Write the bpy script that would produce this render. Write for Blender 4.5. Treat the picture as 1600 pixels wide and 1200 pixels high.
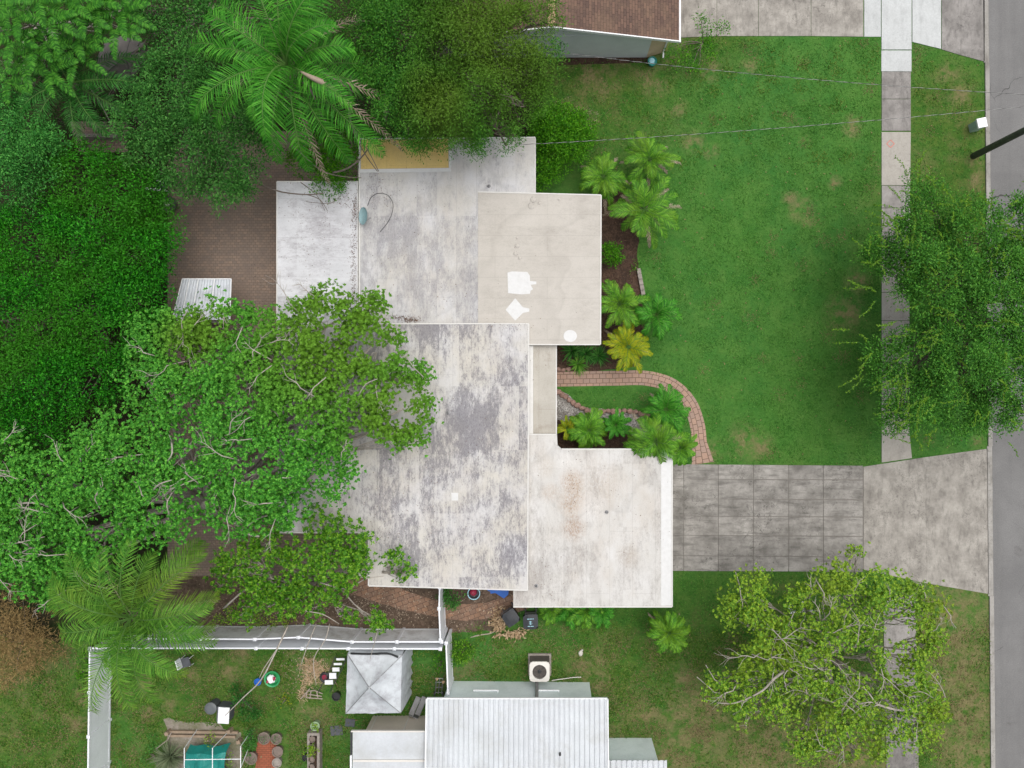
import bpy, math, random
import numpy as np
from mathutils import Vector

for _o in list(bpy.data.objects): bpy.data.objects.remove(_o)
SC = bpy.context.scene
COL = SC.collection
R = math.radians

# ------------------------------------------------------------------ camera, sky, sun, exposure
CAM_H, FPX, NX, NY = 37.4, 1122.0, 855.0, 580.0     # height above ground, focal length / point below the lens in photo pixels
cam = bpy.data.objects.new('camera', bpy.data.cameras.new('camera')); COL.objects.link(cam)
cam.location = (0, 0, CAM_H)
cam.data.sensor_width = 36; cam.data.lens = 36*FPX/1600
cam.data.shift_x = -(NX-800)/1600; cam.data.shift_y = -(600-NY)/1600
cam.data.clip_end = 2000
SC.camera = cam
SC.render.resolution_x, SC.render.resolution_y = 1024, 768
W = bpy.data.worlds.new('World'); SC.world = W; W.use_nodes = True
SUN_EL, SUN_AZ = R(72), R(50)        # azimuth measured clockwise from +Y (up in the picture)
sky = W.node_tree.nodes.new('ShaderNodeTexSky'); sky.sky_type = 'NISHITA'; sky.sun_disc = False
sky.sun_elevation = SUN_EL; sky.sun_rotation = SUN_AZ; sky.dust_density = 5.0; sky.air_density = 0.9; sky.ozone_density = 0.6
_bw = W.node_tree.nodes.new('ShaderNodeRGBToBW'); _mx = W.node_tree.nodes.new('ShaderNodeMix'); _mx.data_type = 'RGBA'
W.node_tree.links.new(sky.outputs[0], _bw.inputs[0]); _mx.inputs[0].default_value = 0.72      # thin overcast: the sky is mostly grey-white
W.node_tree.links.new(sky.outputs[0], _mx.inputs[6]); W.node_tree.links.new(_bw.outputs[0], _mx.inputs[7])
W.node_tree.links.new(_mx.outputs[2], W.node_tree.nodes['Background'].inputs[0])
W.node_tree.nodes['Background'].inputs[1].default_value = 0.15
sun = bpy.data.objects.new('sun', bpy.data.lights.new('sun', 'SUN')); COL.objects.link(sun)
sun.data.energy = 1.1; sun.data.angle = R(75); sun.data.color = (1, 0.98, 0.95)
d = Vector((math.sin(SUN_AZ)*math.cos(SUN_EL), math.cos(SUN_AZ)*math.cos(SUN_EL), math.sin(SUN_EL)))
sun.rotation_euler = d.to_track_quat('Z', 'Y').to_euler(); sun.location = d*60
SC.view_settings.view_transform = 'Standard'; SC.view_settings.look = 'None'
SC.view_settings.exposure = 0.38; SC.view_settings.gamma = 1.0

def P(px, py, z=0.0):
    s = (CAM_H-z)/FPX
    return Vector(((px-NX)*s, (NY-py)*s, z))
def PP(pts, z=0.0): return [P(x, y, z) for x, y in pts]
def m_of(px, z=0.0): return px*(CAM_H-z)/FPX

# ------------------------------------------------------------------ node helpers
class Nt:
    def __init__(s, name):
        s.m = bpy.data.materials.new(name); s.m.use_nodes = True
        s.t = s.m.node_tree; s.b = s.t.nodes['Principled BSDF']; s.out = s.t.nodes['Material Output']
    def n(s, typ, ins=None, **kw):
        nd = s.t.nodes.new('ShaderNode'+typ)
        for k, v in kw.items(): setattr(nd, k, v)
        for k, v in (ins or {}).items(): s.set(nd.inputs[k], v)
        return nd
    def set(s, sock, v):
        if isinstance(v, bpy.types.NodeSocket): s.t.links.new(v, sock)
        else: sock.default_value = v
    def pos(s): return s.n('NewGeometry').outputs['Position']
    def map(s, vec, sc=(1, 1, 1), loc=(0, 0, 0), rot=(0, 0, 0)):
        return s.n('Mapping', {'Vector': vec, 'Scale': sc, 'Location': loc, 'Rotation': rot}).outputs[0]
    def noise(s, vec, scale, detail=4, rough=0.55, dist=0.0):
        return s.n('TexNoise', {'Vector': vec, 'Scale': scale, 'Detail': detail, 'Roughness': rough, 'Distortion': dist}).outputs[0]
    def math(s, op, a, b=0.0, clamp=False):
        return s.n('Math', {0: a, 1: b}, operation=op, use_clamp=clamp).outputs[0]
    def ramp(s, f, a, b, lo=0.0, hi=1.0):
        return s.n('MapRange', {0: f, 1: a, 2: b, 3: lo, 4: hi}).outputs[0]
    def mix(s, f, a, b, mode='MIX'):
        nd = s.n('Mix', data_type='RGBA', blend_type=mode)
        s.set(nd.inputs[0], f)
        for i, v in ((6, a), (7, b)):
            s.set(nd.inputs[i], v if isinstance(v, bpy.types.NodeSocket) else (*v[:3], 1))
        return nd.outputs[2]
    def island(s): return s.n('NewGeometry').outputs['Random Per Island']
    def blob(s, px, py, rpx, soft=0.6, z=0.0):
        c = P(px, py, z)
        sub = s.n('VectorMath', {0: s.flat(), 1: (c.x, c.y, 0)}, operation='DISTANCE').outputs['Value']
        r = m_of(rpx)
        return s.ramp(sub, r*(1+soft), r*(1-soft))
    def flat(s):
        if not hasattr(s, '_flat'):
            s._flat = s.n('VectorMath', {0: s.pos(), 1: (1, 1, 0)}, operation='MULTIPLY').outputs[0]
        return s._flat
    def bump(s, h, strength=0.3, dist=0.02):
        s.set(s.b.inputs['Normal'], s.n('Bump', {'Height': h, 'Strength': strength, 'Distance': dist}).outputs[0])
    def done(s, col, rough=0.8, spec=0.3, metal=0.0):
        s.set(s.b.inputs['Base Color'], col if isinstance(col, bpy.types.NodeSocket) else (*col[:3], 1))
        s.set(s.b.inputs['Roughness'], rough); s.b.inputs['Specular IOR Level'].default_value = spec
        s.b.inputs['Metallic'].default_value = metal
        return s.m

def plain(name, c, rough=0.6, var=0.12, scale=3.0, metal=0.0, spec=0.4, grime=None, gamt=0.4):
    t = Nt(name); p = t.pos()
    n = t.noise(p, scale, 6)
    col = t.mix(t.ramp(n, 0.3, 0.7), tuple(x*(1-var) for x in c), tuple(min(1, x*(1+var)) for x in c))
    f = t.noise(p, scale*14, 3)
    col = t.mix(t.ramp(f, 0.35, 0.65, 0, 0.25), col, tuple(x*0.7 for x in c))
    if grime:
        g = t.noise(p, scale*0.7, 8, 0.7)
        col = t.mix(t.ramp(g, 0.48, 0.68, 0, gamt), col, grime)
    t.bump(f, 0.15, 0.01)
    return t.done(col, rough, spec, metal)

def leaf_mat(name, cols, alt=None, alt_amt=0.7, alt_scale=0.35, trans=0.22, rough=0.5, alt_lo=0.45, alt_hi=0.65, where=(), spec=0.12):
    t = Nt(name)
    rp = t.n('ValToRGB', {0: t.island()})
    cr = rp.color_ramp
    cr.elements[0].color = (*cols[0], 1); cr.elements[1].color = (*cols[-1], 1)
    for i, c in enumerate(cols[1:-1]):
        e = cr.elements.new((i+1)/(len(cols)-1)); e.color = (*c, 1)
    col = rp.outputs[0]
    if alt:
        n = t.noise(t.pos(), alt_scale, 3)
        fac = t.ramp(n, alt_lo, alt_hi, 0, alt_amt)
        if where:
            w_ = None
            for q in where:
                b = t.blob(*q, .5, 5.5); w_ = b if w_ is None else t.math('MAXIMUM', w_, b)
            fac = t.math('MULTIPLY', w_, alt_amt)
        col = t.mix(fac, col, alt)
    t.done(col, rough, spec)
    tr = t.n('BsdfTranslucent', {'Color': t.mix(0.5, col, (1, 1, 0.3), 'MULTIPLY')})
    mx = t.n('MixShader', {0: trans, 1: t.b.outputs[0], 2: tr.outputs[0]})
    t.t.links.new(mx.outputs[0], t.out.inputs[0])
    return t.m

# ------------------------------------------------------------------ mesh helpers
ORG = {}
def mk(name, verts, faces, mat, parent=None, smooth=False, org=None, uvs=None):
    if parent is not None: org = ORG[parent.name]
    elif org is None: org = Vector((0, 0, 0))
    v = np.asarray(verts, dtype=np.float32).reshape(-1, 3) - np.array(org, dtype=np.float32)
    me = bpy.data.meshes.new(name)
    if isinstance(faces, np.ndarray):
        nf, k = faces.shape
        me.vertices.add(len(v)); me.vertices.foreach_set('co', v.ravel())
        me.loops.add(nf*k); me.loops.foreach_set('vertex_index', faces.astype(np.int32).ravel())
        me.polygons.add(nf); me.polygons.foreach_set('loop_start', np.arange(0, nf*k, k, dtype=np.int32))
        me.update(calc_edges=True); me.validate()
    else:
        me.from_pydata(v.tolist(), [], faces); me.update()
        if uvs:
            ul = me.uv_layers.new(name='UVMap')
            for l in me.loops: ul.data[l.index].uv = uvs[l.vertex_index]
    if smooth: me.polygons.foreach_set('use_smooth', [True]*len(me.polygons))
    me.materials.append(mat)
    o = bpy.data.objects.new(name, me); COL.objects.link(o)
    if parent is not None: o.parent = parent
    else: o.location = org
    ORG[o.name] = Vector(org)
    return o

def thing(name, label, cat, loc, group=None):
    o = bpy.data.objects.new(name, None); COL.objects.link(o); o.location = loc
    o.empty_display_size = 0.3
    ORG[o.name] = Vector(loc)
    return tag(o, label, cat, group)
def tag(o, label, cat, group=None):
    o['label'] = label; o['category'] = cat
    if group: o['group'] = group
    return o

class MB:
    def __init__(s): s.v = []; s.f = []; s.uv = []
    def add(s, vs, fs):
        b = len(s.v); s.v += [tuple(v) for v in vs]; s.f += [tuple(b+i for i in f) for f in fs]; return s
    def box(s, c, size, rot=0.0, tilt=None):
        hx, hy, hz = size[0]/2, size[1]/2, size[2]/2
        vs = []
        ca, sa = math.cos(rot), math.sin(rot)
        for x, y, z in ((-hx,-hy,-hz),(hx,-hy,-hz),(hx,hy,-hz),(-hx,hy,-hz),(-hx,-hy,hz),(hx,-hy,hz),(hx,hy,hz),(-hx,hy,hz)):
            if tilt: z2 = z + x*tilt[0] + y*tilt[1]
            else: z2 = z
            vs.append((c[0]+x*ca-y*sa, c[1]+x*sa+y*ca, c[2]+z2))
        return s.add(vs, [(3,2,1,0),(4,5,6,7),(0,1,5,4),(1,2,6,5),(2,3,7,6),(3,0,4,7)])
    def beam(s, a, b, w, h):
        a, b = Vector(a), Vector(b); d = (b-a).normalized()
        up = Vector((0, 0, 1)) if abs(d.z) < 0.95 else Vector((0, 1, 0))
        sd = d.cross(up).normalized()*w/2; u = sd.cross(d).normalized()*h/2
        vs = [a-sd-u, a+sd-u, a+sd+u, a-sd+u, b-sd-u, b+sd-u, b+sd+u, b-sd+u]
        return s.add(vs, [(0,1,2,3),(7,6,5,4),(4,5,1,0),(5,6,2,1),(6,7,3,2),(7,4,0,3)])
    def prism(s, poly, z0, z1, bev=0.0):
        # poly: list of (x,y[,..]) world; made counter-clockwise
        p = [(q[0], q[1]) for q in poly]
        a = sum(p[i][0]*p[(i+1)%len(p)][1]-p[(i+1)%len(p)][0]*p[i][1] for i in range(len(p)))
        if a < 0: p = p[::-1]
        n = len(p)
        vs = [(x, y, z0) for x, y in p]+[(x, y, z1) for x, y in p]
        fs = [tuple(range(n-1, -1, -1)), tuple(range(n, 2*n))]+[(i, (i+1)%n, n+(i+1)%n, n+i) for i in range(n)]
        return s.add(vs, fs)
    def tube(s, pts, rad, n=6, cap=True):
        pts = [Vector(p) for p in pts]
        if not hasattr(rad, '__len__'): rad = [rad]*len(pts)
        vs = []; last = None
        for i, p in enumerate(pts):
            d = (pts[min(i+1, len(pts)-1)]-pts[max(i-1, 0)])
            if d.length < 1e-6: d = Vector((0, 0, 1))
            d.normalize()
            if last is None:
                ref = Vector((0, 0, 1)) if abs(d.z) < 0.9 else Vector((1, 0, 0))
                a = d.cross(ref).normalized()
            else:
                a = (last-d*last.dot(d))
                a = a.normalized() if a.length > 1e-5 else d.orthogonal().normalized()
            last = a; b = d.cross(a)
            for k in range(n):
                t = 2*math.pi*k/n
                vs.append(p+(a*math.cos(t)+b*math.sin(t))*rad[i])
        fs = []
        for i in range(len(pts)-1):
            for k in range(n):
                fs.append((i*n+k, i*n+(k+1)%n, (i+1)*n+(k+1)%n, (i+1)*n+k))
        if cap: fs += [tuple(range(n-1, -1, -1)), tuple(range((len(pts)-1)*n, len(pts)*n))]
        return s.add(vs, fs)
    def lathe(s, c, prof, n=20):
        vs = []; c = Vector(c)
        for r, z in prof:
            for k in range(n):
                t = 2*math.pi*k/n; vs.append((c.x+r*math.cos(t), c.y+r*math.sin(t), c.z+z))
        fs = [(i*n+k, i*n+(k+1)%n, (i+1)*n+(k+1)%n, (i+1)*n+k) for i in range(len(prof)-1) for k in range(n)]
        fs += [tuple(range(n-1, -1, -1)), tuple(range((len(prof)-1)*n, len(prof)*n))]
        return s.add(vs, fs)
    def rock(s, c, r, rng, sq=0.7):
        n, m = 7, 4; vs = []; ph = rng.random()*6
        for i in range(1, m):
            a = math.pi*i/m
            for k in range(n):
                t = 2*math.pi*k/n+ph; q = 1+rng.uniform(-.18, .18)
                vs.append((c[0]+r[0]*q*math.sin(a)*math.cos(t), c[1]+r[1]*q*math.sin(a)*math.sin(t), c[2]+r[2]*q*math.cos(a)))
        vs += [(c[0], c[1], c[2]+r[2]*.9), (c[0], c[1], c[2]-r[2])]
        T, B = len(vs)-2, len(vs)-1
        fs = [(i*n+(k+1)%n, i*n+k, (i+1)*n+k, (i+1)*n+(k+1)%n) for i in range(m-2) for k in range(n)]
        fs += [(T, k, (k+1)%n) for k in range(n)]+[(B, (m-2)*n+(k+1)%n, (m-2)*n+k) for k in range(n)]
        return s.add(vs, fs)
    def build(s, name, mat, parent=None, smooth=False, org=None):
        return mk(name, s.v, s.f, mat, parent, smooth, org)

def struct(name, mb, mat, kind='structure'):
    o = mb.build(name, mat); o['kind'] = kind; return o

# ------------------------------------------------------------------ foliage helpers (numpy)
def unit(a): return a/np.maximum(np.linalg.norm(a, axis=1, keepdims=True), 1e-6)
def leaves(cen, nrm, dr, ln, wd, fold=0.12):
    """rhombic leaves; cen base point, nrm normal, dr direction, arrays"""
    dr = unit(dr); nrm = unit(nrm-dr*np.sum(nrm*dr, 1, keepdims=True)); sd = np.cross(dr, nrm)
    ln = ln[:, None]; wd = wd[:, None]
    v = np.stack([cen, cen+dr*ln*.5+sd*wd*.5+nrm*wd*fold, cen+dr*ln-nrm*ln*.08, cen+dr*ln*.5-sd*wd*.5+nrm*wd*fold], 1)
    n = len(cen)
    return v.reshape(-1, 3), np.arange(n*4).reshape(n, 4)

def crown_pts(blobs, rng, dens, low=-0.25, rzf=0.55, shell=0.45):
    """clump centres inside lumpy ellipsoids"""
    out = []; nr = []
    for b in blobs:
        px, py, rp, z = b[:4]; c = np.array(P(px, py, z)); r = m_of(rp, z); rz = b[4] if len(b) > 4 else r*rzf
        n = max(6, int(dens*r*r*3.1))
        u = rng.normal(size=(n*2, 3)); u = unit(u); u = u[u[:, 2] > low][:n]
        th = np.arctan2(u[:, 1], u[:, 0]); lump = 1+sum(rng.uniform(-.10, .10)*np.sin(k*th+rng.uniform(0, 6)) for k in (2, 3, 5, 7, 9))
        rr = (shell+(1-shell)*rng.random(len(u))**0.6)*lump
        rr *= 1+0.05*rng.normal(size=len(u))
        p = c+u*rr[:, None]*np.array([r, r, rz])
        out.append(p); nr.append(u*np.array([1, 1, r/rz]))
    return np.concatenate(out), unit(np.concatenate(nr))

def foliage(cl, nr, rng, per, crad, ln, wd, up=0.8, outw=0.5, rnd=0.7, flat=0.6, droop=0.0, rosette=0):
    if rosette:
        k = max(1, per//rosette); n0 = len(cl)*k
        off = rng.normal(size=(n0, 3))*crad*np.array([.62, .62, .62*flat]); c0 = np.repeat(cl, k, 0)+off
        ax = unit(np.repeat(nr, k, 0)*outw+np.array([0, 0, up])+rng.normal(size=(n0, 3))*rnd*.7+off*.8)
        n = n0*rosette; ax = np.repeat(ax, rosette, 0); c = np.repeat(c0, rosette, 0)
        a = np.tile(np.arange(rosette)*2*math.pi/rosette, n0)+np.repeat(rng.uniform(0, 6.28, n0), rosette)+rng.normal(size=n)*.25
        e1 = unit(np.cross(ax, np.tile([.13, .99, .05], (n, 1)))); e2 = np.cross(ax, e1)
        tl = rng.uniform(.1, .75, n)[:, None]
        dr = unit(e1*np.cos(a)[:, None]+e2*np.sin(a)[:, None]+ax*tl)
        nm = unit(ax-dr*np.sum(ax*dr, 1, keepdims=True)+rng.normal(size=(n, 3))*.15)
        return leaves(c, nm, dr, ln*rng.uniform(.65, 1.2, n), wd*rng.uniform(.75, 1.2, n), -.1)
    n = len(cl)*per
    c = np.repeat(cl, per, 0); nn = np.repeat(nr, per, 0)
    off = rng.normal(size=(n, 3))*crad*np.array([.6, .6, .6*flat])
    p = c+off
    nrm = unit(nn*outw+np.array([0, 0, up])+rng.normal(size=(n, 3))*rnd)
    dr = unit(off+rng.normal(size=(n, 3))*crad*.5+nn*.1-np.array([0, 0, droop*crad]))
    L = ln*rng.uniform(.6, 1.25, n); Wd = wd*rng.uniform(.7, 1.2, n)
    return leaves(p, nrm, dr, L, Wd)

def curve(a, b, rng, k=5, wob=0.12, sag=0.0):
    a, b = np.array(a, float), np.array(b, float); L = np.linalg.norm(b-a); pts = []
    o1 = rng.normal(size=3)*wob*L; o2 = rng.normal(size=3)*wob*L*.5
    for i in range(k+1):
        t = i/k; pts.append(a+(b-a)*t+o1*math.sin(math.pi*t)*.5+o2*math.sin(2*math.pi*t)*.5+np.array([0, 0, sag*math.sin(math.pi*t)*L]))
    return pts

def lumpy(blobs, n, rpx, seed, dz=.5, flat=.7):
    rng = random.Random(seed); out = list(blobs)
    for b in blobs:
        k = max(1, int(n*b[2]/60))
        for _ in range(k):
            a = rng.uniform(0, 6.28); q = rng.random()**.5; r = rpx*rng.uniform(.6, 1.3); rz = b[4] if len(b) > 4 else m_of(b[2], b[3])*.55
            out.append((b[0]+math.cos(a)*q*b[2]*.9, b[1]+math.sin(a)*q*b[2]*.9, r, b[3]+rz*math.sqrt(max(0, 1-q*q*.8))*.85+rng.uniform(-.1, dz), m_of(r)*flat))
    return out

def tree(name, label, base, blobs, lm, bm, seed=1, dens=7, per=26, crad=0.32, ln=0.13, wd=0.07, trunk_r=0.2, group=None, cat='tree',
         low=-0.25, shell=0.45, up=0.8, extra=(), twig=0.35, flat=0.6, rnd=0.7, fork=0.35, rzf=0.55, droop=0.0, sprigs=None, branch_lift=0.0, rosette=0, lumps=None, gaps=0, xz=0, fans=0):
    rng = np.random.default_rng(seed)
    b0 = P(*base); b0.z = 0
    root = thing(name, label, cat, b0, group)
    cl, nr = crown_pts(blobs if not lumps else lumpy(blobs, *lumps, seed), rng, dens, low, rzf, shell)
    for _ in range(gaps):
        h = cl[rng.integers(0, len(cl))]; hr = rng.uniform(.2, .55)
        dd_ = np.hypot(*(cl-h)[:, :2].T*np.array([[1], [rng.uniform(.6, 1.6)]])); keep = (dd_ > hr)|(cl[:, 2] < h[2]-1.2); cl, nr = cl[keep], nr[keep]
    v, f = foliage(cl, nr, rng, per, crad, ln, wd, up=up, rnd=rnd, flat=flat, droop=droop, rosette=rosette)
    mk('crown', v, f, lm, root)
    mb = MB()
    zt = np.mean([b[3] for b in blobs]); fk = np.array([b0.x, b0.y, zt*fork])
    cx = np.mean([P(*b[:2], b[3]).x for b in blobs]); cy = np.mean([P(*b[:2], b[3]).y for b in blobs])
    fk[:2] += (np.array([cx, cy])-fk[:2])*.25
    mb.tube(curve((b0.x, b0.y, -.1), fk, rng, 5, .05), [trunk_r*(1.25-.35*i/5) for i in range(6)], 9)
    k0 = 0
    for b in blobs:
        c = np.array(P(*b[:2], b[3])); r = m_of(b[2], b[3]); n = max(6, int(dens*r*r*3.1))
        end = c-np.array([0, 0, r*.42])
        path = curve(fk, end, rng, 6, .1, .06)
        r0 = trunk_r*.55*min(1, .5+r*.2); mb.tube(path, [r0*(1-.11*i) for i in range(7)], 7)
        mine = cl[np.linalg.norm((cl-c)[:, :2], axis=1) < r*1.15]
        ns = max(4, int(4+r*1.6))
        if len(mine) == 0: continue
        ends = mine[rng.integers(0, len(mine), ns)]
        for e in ends:
            st = path[rng.integers(3, 7)]
            e2 = st+(e-st)*.8; e2[2] += branch_lift-.15
            sp = curve(st, e2, rng, 5, .12)
            mb.tube(sp, [r0*.42*(1-.17*i) for i in range(6)], 5, False)
            if twig > 0:
                dd = np.linalg.norm(mine-e2, axis=1); near = mine[np.argsort(dd)[:int(3+twig*12)]]
                for q in near:
                    s0 = sp[rng.integers(2, 6)]
                    tw = curve(s0, q+np.array([0, 0, branch_lift*.5]), rng, 3, .15); mb.tube(tw, [.028, .02, .014, .008], 3, False)
    for _ in range(fans):
        q0 = cl[rng.integers(0, len(cl))]+np.array([0, 0, .02]); a0 = rng.uniform(0, 6.28); L0 = rng.uniform(.5, 1.3)
        top = cl[np.hypot(*(cl-q0)[:, :2].T) < .8][:, 2].max(); q0[2] = top-.16
        if (np.hypot(*(cl-q0)[:, :2].T) < .9).sum() < 14: continue
        e0 = q0+np.array([math.cos(a0), math.sin(a0), rng.uniform(-.1, .15)])*L0; main_ = curve(q0, e0, rng, 5, .12)
        mb.tube([q0-np.array([math.cos(a0), math.sin(a0), 1.2])*.5]+main_, [.024, .022, .020, .017, .013, .010, .006], 5, False)
        for k_ in range(rng.integers(3, 7)):
            st_ = main_[rng.integers(1, 5)]; aa = a0+rng.choice([-1, 1])*rng.uniform(.3, .9); L1 = L0*rng.uniform(.3, .7)
            mb.tube(curve(st_, st_+np.array([math.cos(aa), math.sin(aa), rng.uniform(-.1, .2)])*L1, rng, 4, .15), [.011, .010, .008, .006, .004], 4, False)
    mb.build('trunk', bm, root, True)
    for pl, r0, r1 in extra:
        e = MB(); pts = [P(q[0], q[1], q[2]+xz*min(1, k_/2+.3)) for k_, q in enumerate(pl)]; n = len(pts)
        e.tube(smoothpath(pts), list(np.linspace(r0, r1, (n-1)*3+1)), 6); e.build('branch', bm, root, True)
    if sprigs: sprigs(root, rng)
    return root

def smoothpath(pts, k=3):
    out = []; n = len(pts)
    for i in range(n-1):
        p0, p1, p2, p3 = pts[max(i-1, 0)], pts[i], pts[i+1], pts[min(i+2, n-1)]
        for j in range(k):
            t = j/k
            out.append(0.5*((2*p1)+(p2-p0)*t+(2*p0-5*p1+4*p2-p3)*t*t+(3*p1-p0-3*p2+p3)*t**3))
    out.append(pts[-1]); return out

def fronds(cen, rng, n, length, leaf_l, leaf_w, pairs=34, el=(20, 65), az=None, droop=1.0, vee=0.35, side=1.1, stiff=0.35, azs=None, lens=None, start=0.12):
    """pinnate fronds. returns leaflet verts, faces, rachis MB"""
    V = []; rb = MB(); cen = np.array(cen)
    for i in range(n):
        a = (azs[i] if azs is not None else 2*math.pi*(i*0.381966)+rng.uniform(-.25, .25))
        e = R(rng.uniform(*el)); L = length*(lens[i] if lens is not None else rng.uniform(.66, 1.12))
        K = 14; pts = [cen.copy()]; cur = cen.copy(); ee = e; aa = a
        for k in range(K):
            cur = cur+np.array([math.cos(aa)*math.cos(ee), math.sin(aa)*math.cos(ee), math.sin(ee)])*L/K
            ee -= droop*(.05+.14*(k/K)**1.0)*(1+.6*math.sin(e)); aa += rng.normal()*.02
            pts.append(cur.copy())
        pts = np.array(pts)
        rb.tube([Vector(p) for p in pts], list(np.linspace(.012+length*.006, .004, K+1)), 4, False)
        T = np.linspace(start, .995, pairs)
        x = T*K; i0 = np.clip(x.astype(int), 0, K-1); fr = (x-i0)[:, None]
        base = pts[i0]*(1-fr)+pts[i0+1]*fr; tg = unit(pts[i0+1]-pts[i0])
        sdv = np.tile(np.array([-math.sin(a), math.cos(a), 0.]), (pairs, 1)); upv = unit(np.cross(tg, sdv)); 
        if upv[0, 2] < 0: upv = -upv
        prof = np.sin(np.pi*np.clip(T*.86+.12, 0, 1))**.55
        for sg in (1, -1):
            fw = stiff+T*.7+rng.normal(size=pairs)*.12
            dd = unit(sdv*sg*side+tg*fw[:, None]+upv*(vee+rng.normal(size=pairs)*.18)[:, None])
            ll = (leaf_l*prof*rng.uniform(.85, 1.1, pairs))[:, None]
            mid = base+dd*ll*.5
            d2 = unit(dd+np.array([0, 0, -.9])*droop*rng.uniform(.4, 1.2, pairs)[:, None])
            tip = mid+d2*ll*.5
            wv = unit(np.cross(dd, upv))*leaf_w*.5
            q = np.stack([base-wv*.5, base+wv*.5, mid+wv, mid-wv, tip], 1)
            V.append(q)
    V = np.concatenate(V); n5 = len(V); b = np.arange(n5)[:, None]*5
    q1 = b+np.array([[0, 1, 2, 3]]); q2 = b+np.array([[3, 2, 4, 4]])
    return V.reshape(-1, 3), [tuple(r) for r in q1.tolist()]+[(r[0], r[1], r[2]) for r in q2.tolist()], rb

def palm(name, label, px, py, z, n, length, leaf_l, leaf_w, lm, tm, seed, base=None, trunk_r=0.12, dead=0, cat='palm tree', group=None, **kw):
    rng = np.random.default_rng(seed); c = P(px, py, z)
    b = Vector((c.x, c.y, 0)) if base is None else P(*base)
    root = thing(name, label, cat, b, group)
    v, f, rb = fronds(c, rng, n, length, leaf_l, leaf_w, **kw)
    mk('crown', v, f, lm, root); rb.build('leaf_stalks', M['stalk'], root)
    t = MB(); t.tube(curve((b.x, b.y, -.05), (c.x, c.y, c.z), rng, 8, .02), [trunk_r*(1.15 if i % 2 else 1)*(1.1-.25*i/8) for i in range(9)], 9)
    t.build('trunk', tm, root, True)
    if dead:
        v, f, rb = fronds(np.array(c)-np.array([0, 0, .15]), rng, dead, length*1.15, leaf_l*.6, leaf_w, pairs=20, el=(-12, 10), droop=.9, vee=0, side=.5, start=.35)
        o = mk('dead_fronds', v, f, M['deadleaf'], root); rb.build('stalk', M['deadleaf'], o)
    return root

# ------------------------------------------------------------------ materials
M = {}
DRY = [(1250, 325, 16), (1235, 310, 10), (1262, 345, 9), (1322, 490, 24), (1340, 440, 16), (1330, 200, 14), (1335, 190, 10), (1305, 285, 9), (1170, 105, 10), (1110, 110, 14), (1082, 222, 14), (1110, 236, 10),
           (1500, 150, 17), (1508, 150, 9), (1480, 115, 14), (1490, 965, 60), (1490, 1040, 60), (1500, 1110, 62), (1520, 1180, 50), (1090, 1130, 70), (1050, 1190, 60), (1200, 1180, 90), (1330, 1190, 60),
           (1015, 1118, 22), (960, 1150, 20), (1070, 1060, 18), (910, 1048, 24), (935, 1065, 18), (925, 1018, 7), (938, 1032, 8), (720, 1050, 18), (750, 1060, 14), (485, 1045, 20), (505, 1040, 16), (478, 1080, 13), (300, 1055, 10), (235, 1112, 12), (222, 1073, 14),
           (205, 1075, 10), (130, 1090, 14), (120, 1130, 16), (500, 1120, 18), (475, 1110, 13), (1525, 690, 9), (1325, 760, 10), (1115, 705, 14), (1165, 690, 22), (1190, 700, 16), (50, 1010, 40), (20, 1060, 25), (90, 1010, 20), (930, 112, 34), (1020, 125, 22), (900, 180, 18), (1060, 170, 12), (360, 1045, 18), (380, 1020, 12), (700, 1075, 12), (455, 1020, 10), (600, 1200, 10), (495, 1060, 14), (470, 1100, 10), (262, 1100, 12), (905, 85, 18), (975, 88, 18), (1050, 80, 20), (1525, 250, 12), (1528, 280, 12)]
def lawn_mat():
    t = Nt('lawn'); p = t.flat()
    big = t.noise(p, .11, 3); mid = t.noise(p, .7, 5, .6); fine = t.noise(p, 7, 6, .8); vf = t.noise(p, 24, 4, .8)
    col = t.mix(t.ramp(big, .38, .62), (.036, .138, .024), (.050, .158, .022))
    col = t.mix(t.ramp(mid, .38, .62, 0, .7), col, (.080, .185, .032))
    col = t.mix(t.ramp(t.noise(p, 2.6, 6, .75), .44, .64, 0, .32), col, (.022, .088, .014))
    col = t.mix(t.ramp(t.noise(p, 1.3, 6, .75, .5), .50, .62, 0, .45), col, (.100, .205, .04))
    col = t.mix(t.ramp(fine, .44, .66, 0, .42), col, (.020, .080, .014))
    col = t.mix(t.ramp(vf, .48, .66, 0, .5), col, (.085, .21, .055))
    # coarse, weedier grass of the neighbouring yards
    rough = [(60, 1120, 130), (350, 1080, 170), (1300, 1150, 330), (950, 1080, 150), (1490, 1060, 120), (930, 130, 130), (1120, 40, 60), (1480, 180, 90), (1500, 330, 130)]
    m = None
    for a in rough:
        b = t.blob(*a, .5); m = b if m is None else t.math('MAXIMUM', m, b)
    n2 = t.noise(p, 1.8, 7, .75)
    wc = t.mix(t.ramp(n2, .42, .58), (.030, .100, .010), (.085, .135, .022))
    wc = t.mix(t.ramp(t.noise(p, .6, 6, .7), .48, .62, 0, .75), wc, (.17, .135, .06))
    wc = t.mix(t.ramp(fine, .4, .7, 0, .6), wc, (.020, .056, .010))
    wc = t.mix(t.ramp(vf, .45, .75, 0, .45), wc, (.12, .19, .05))
    col = t.mix(t.math('MULTIPLY', m, .85), col, wc)
    # dry and bare patches
    dn = t.noise(p, 1.6, 7, .7)
    m = None
    for a in DRY:
        b = t.blob(*a, .75); m = b if m is None else t.math('MAXIMUM', m, b)
    dm = t.math('MULTIPLY', m, t.ramp(dn, .42, .56), True)
    dc = t.mix(t.ramp(fine, .35, .65), (.25, .185, .105), (.14, .12, .055))
    col = t.mix(t.math('MULTIPLY', dm, .75), col, dc)
    t.bump(t.math('ADD', fine, vf), .5, .05)
    return t.done(col, .95, .1)

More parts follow.
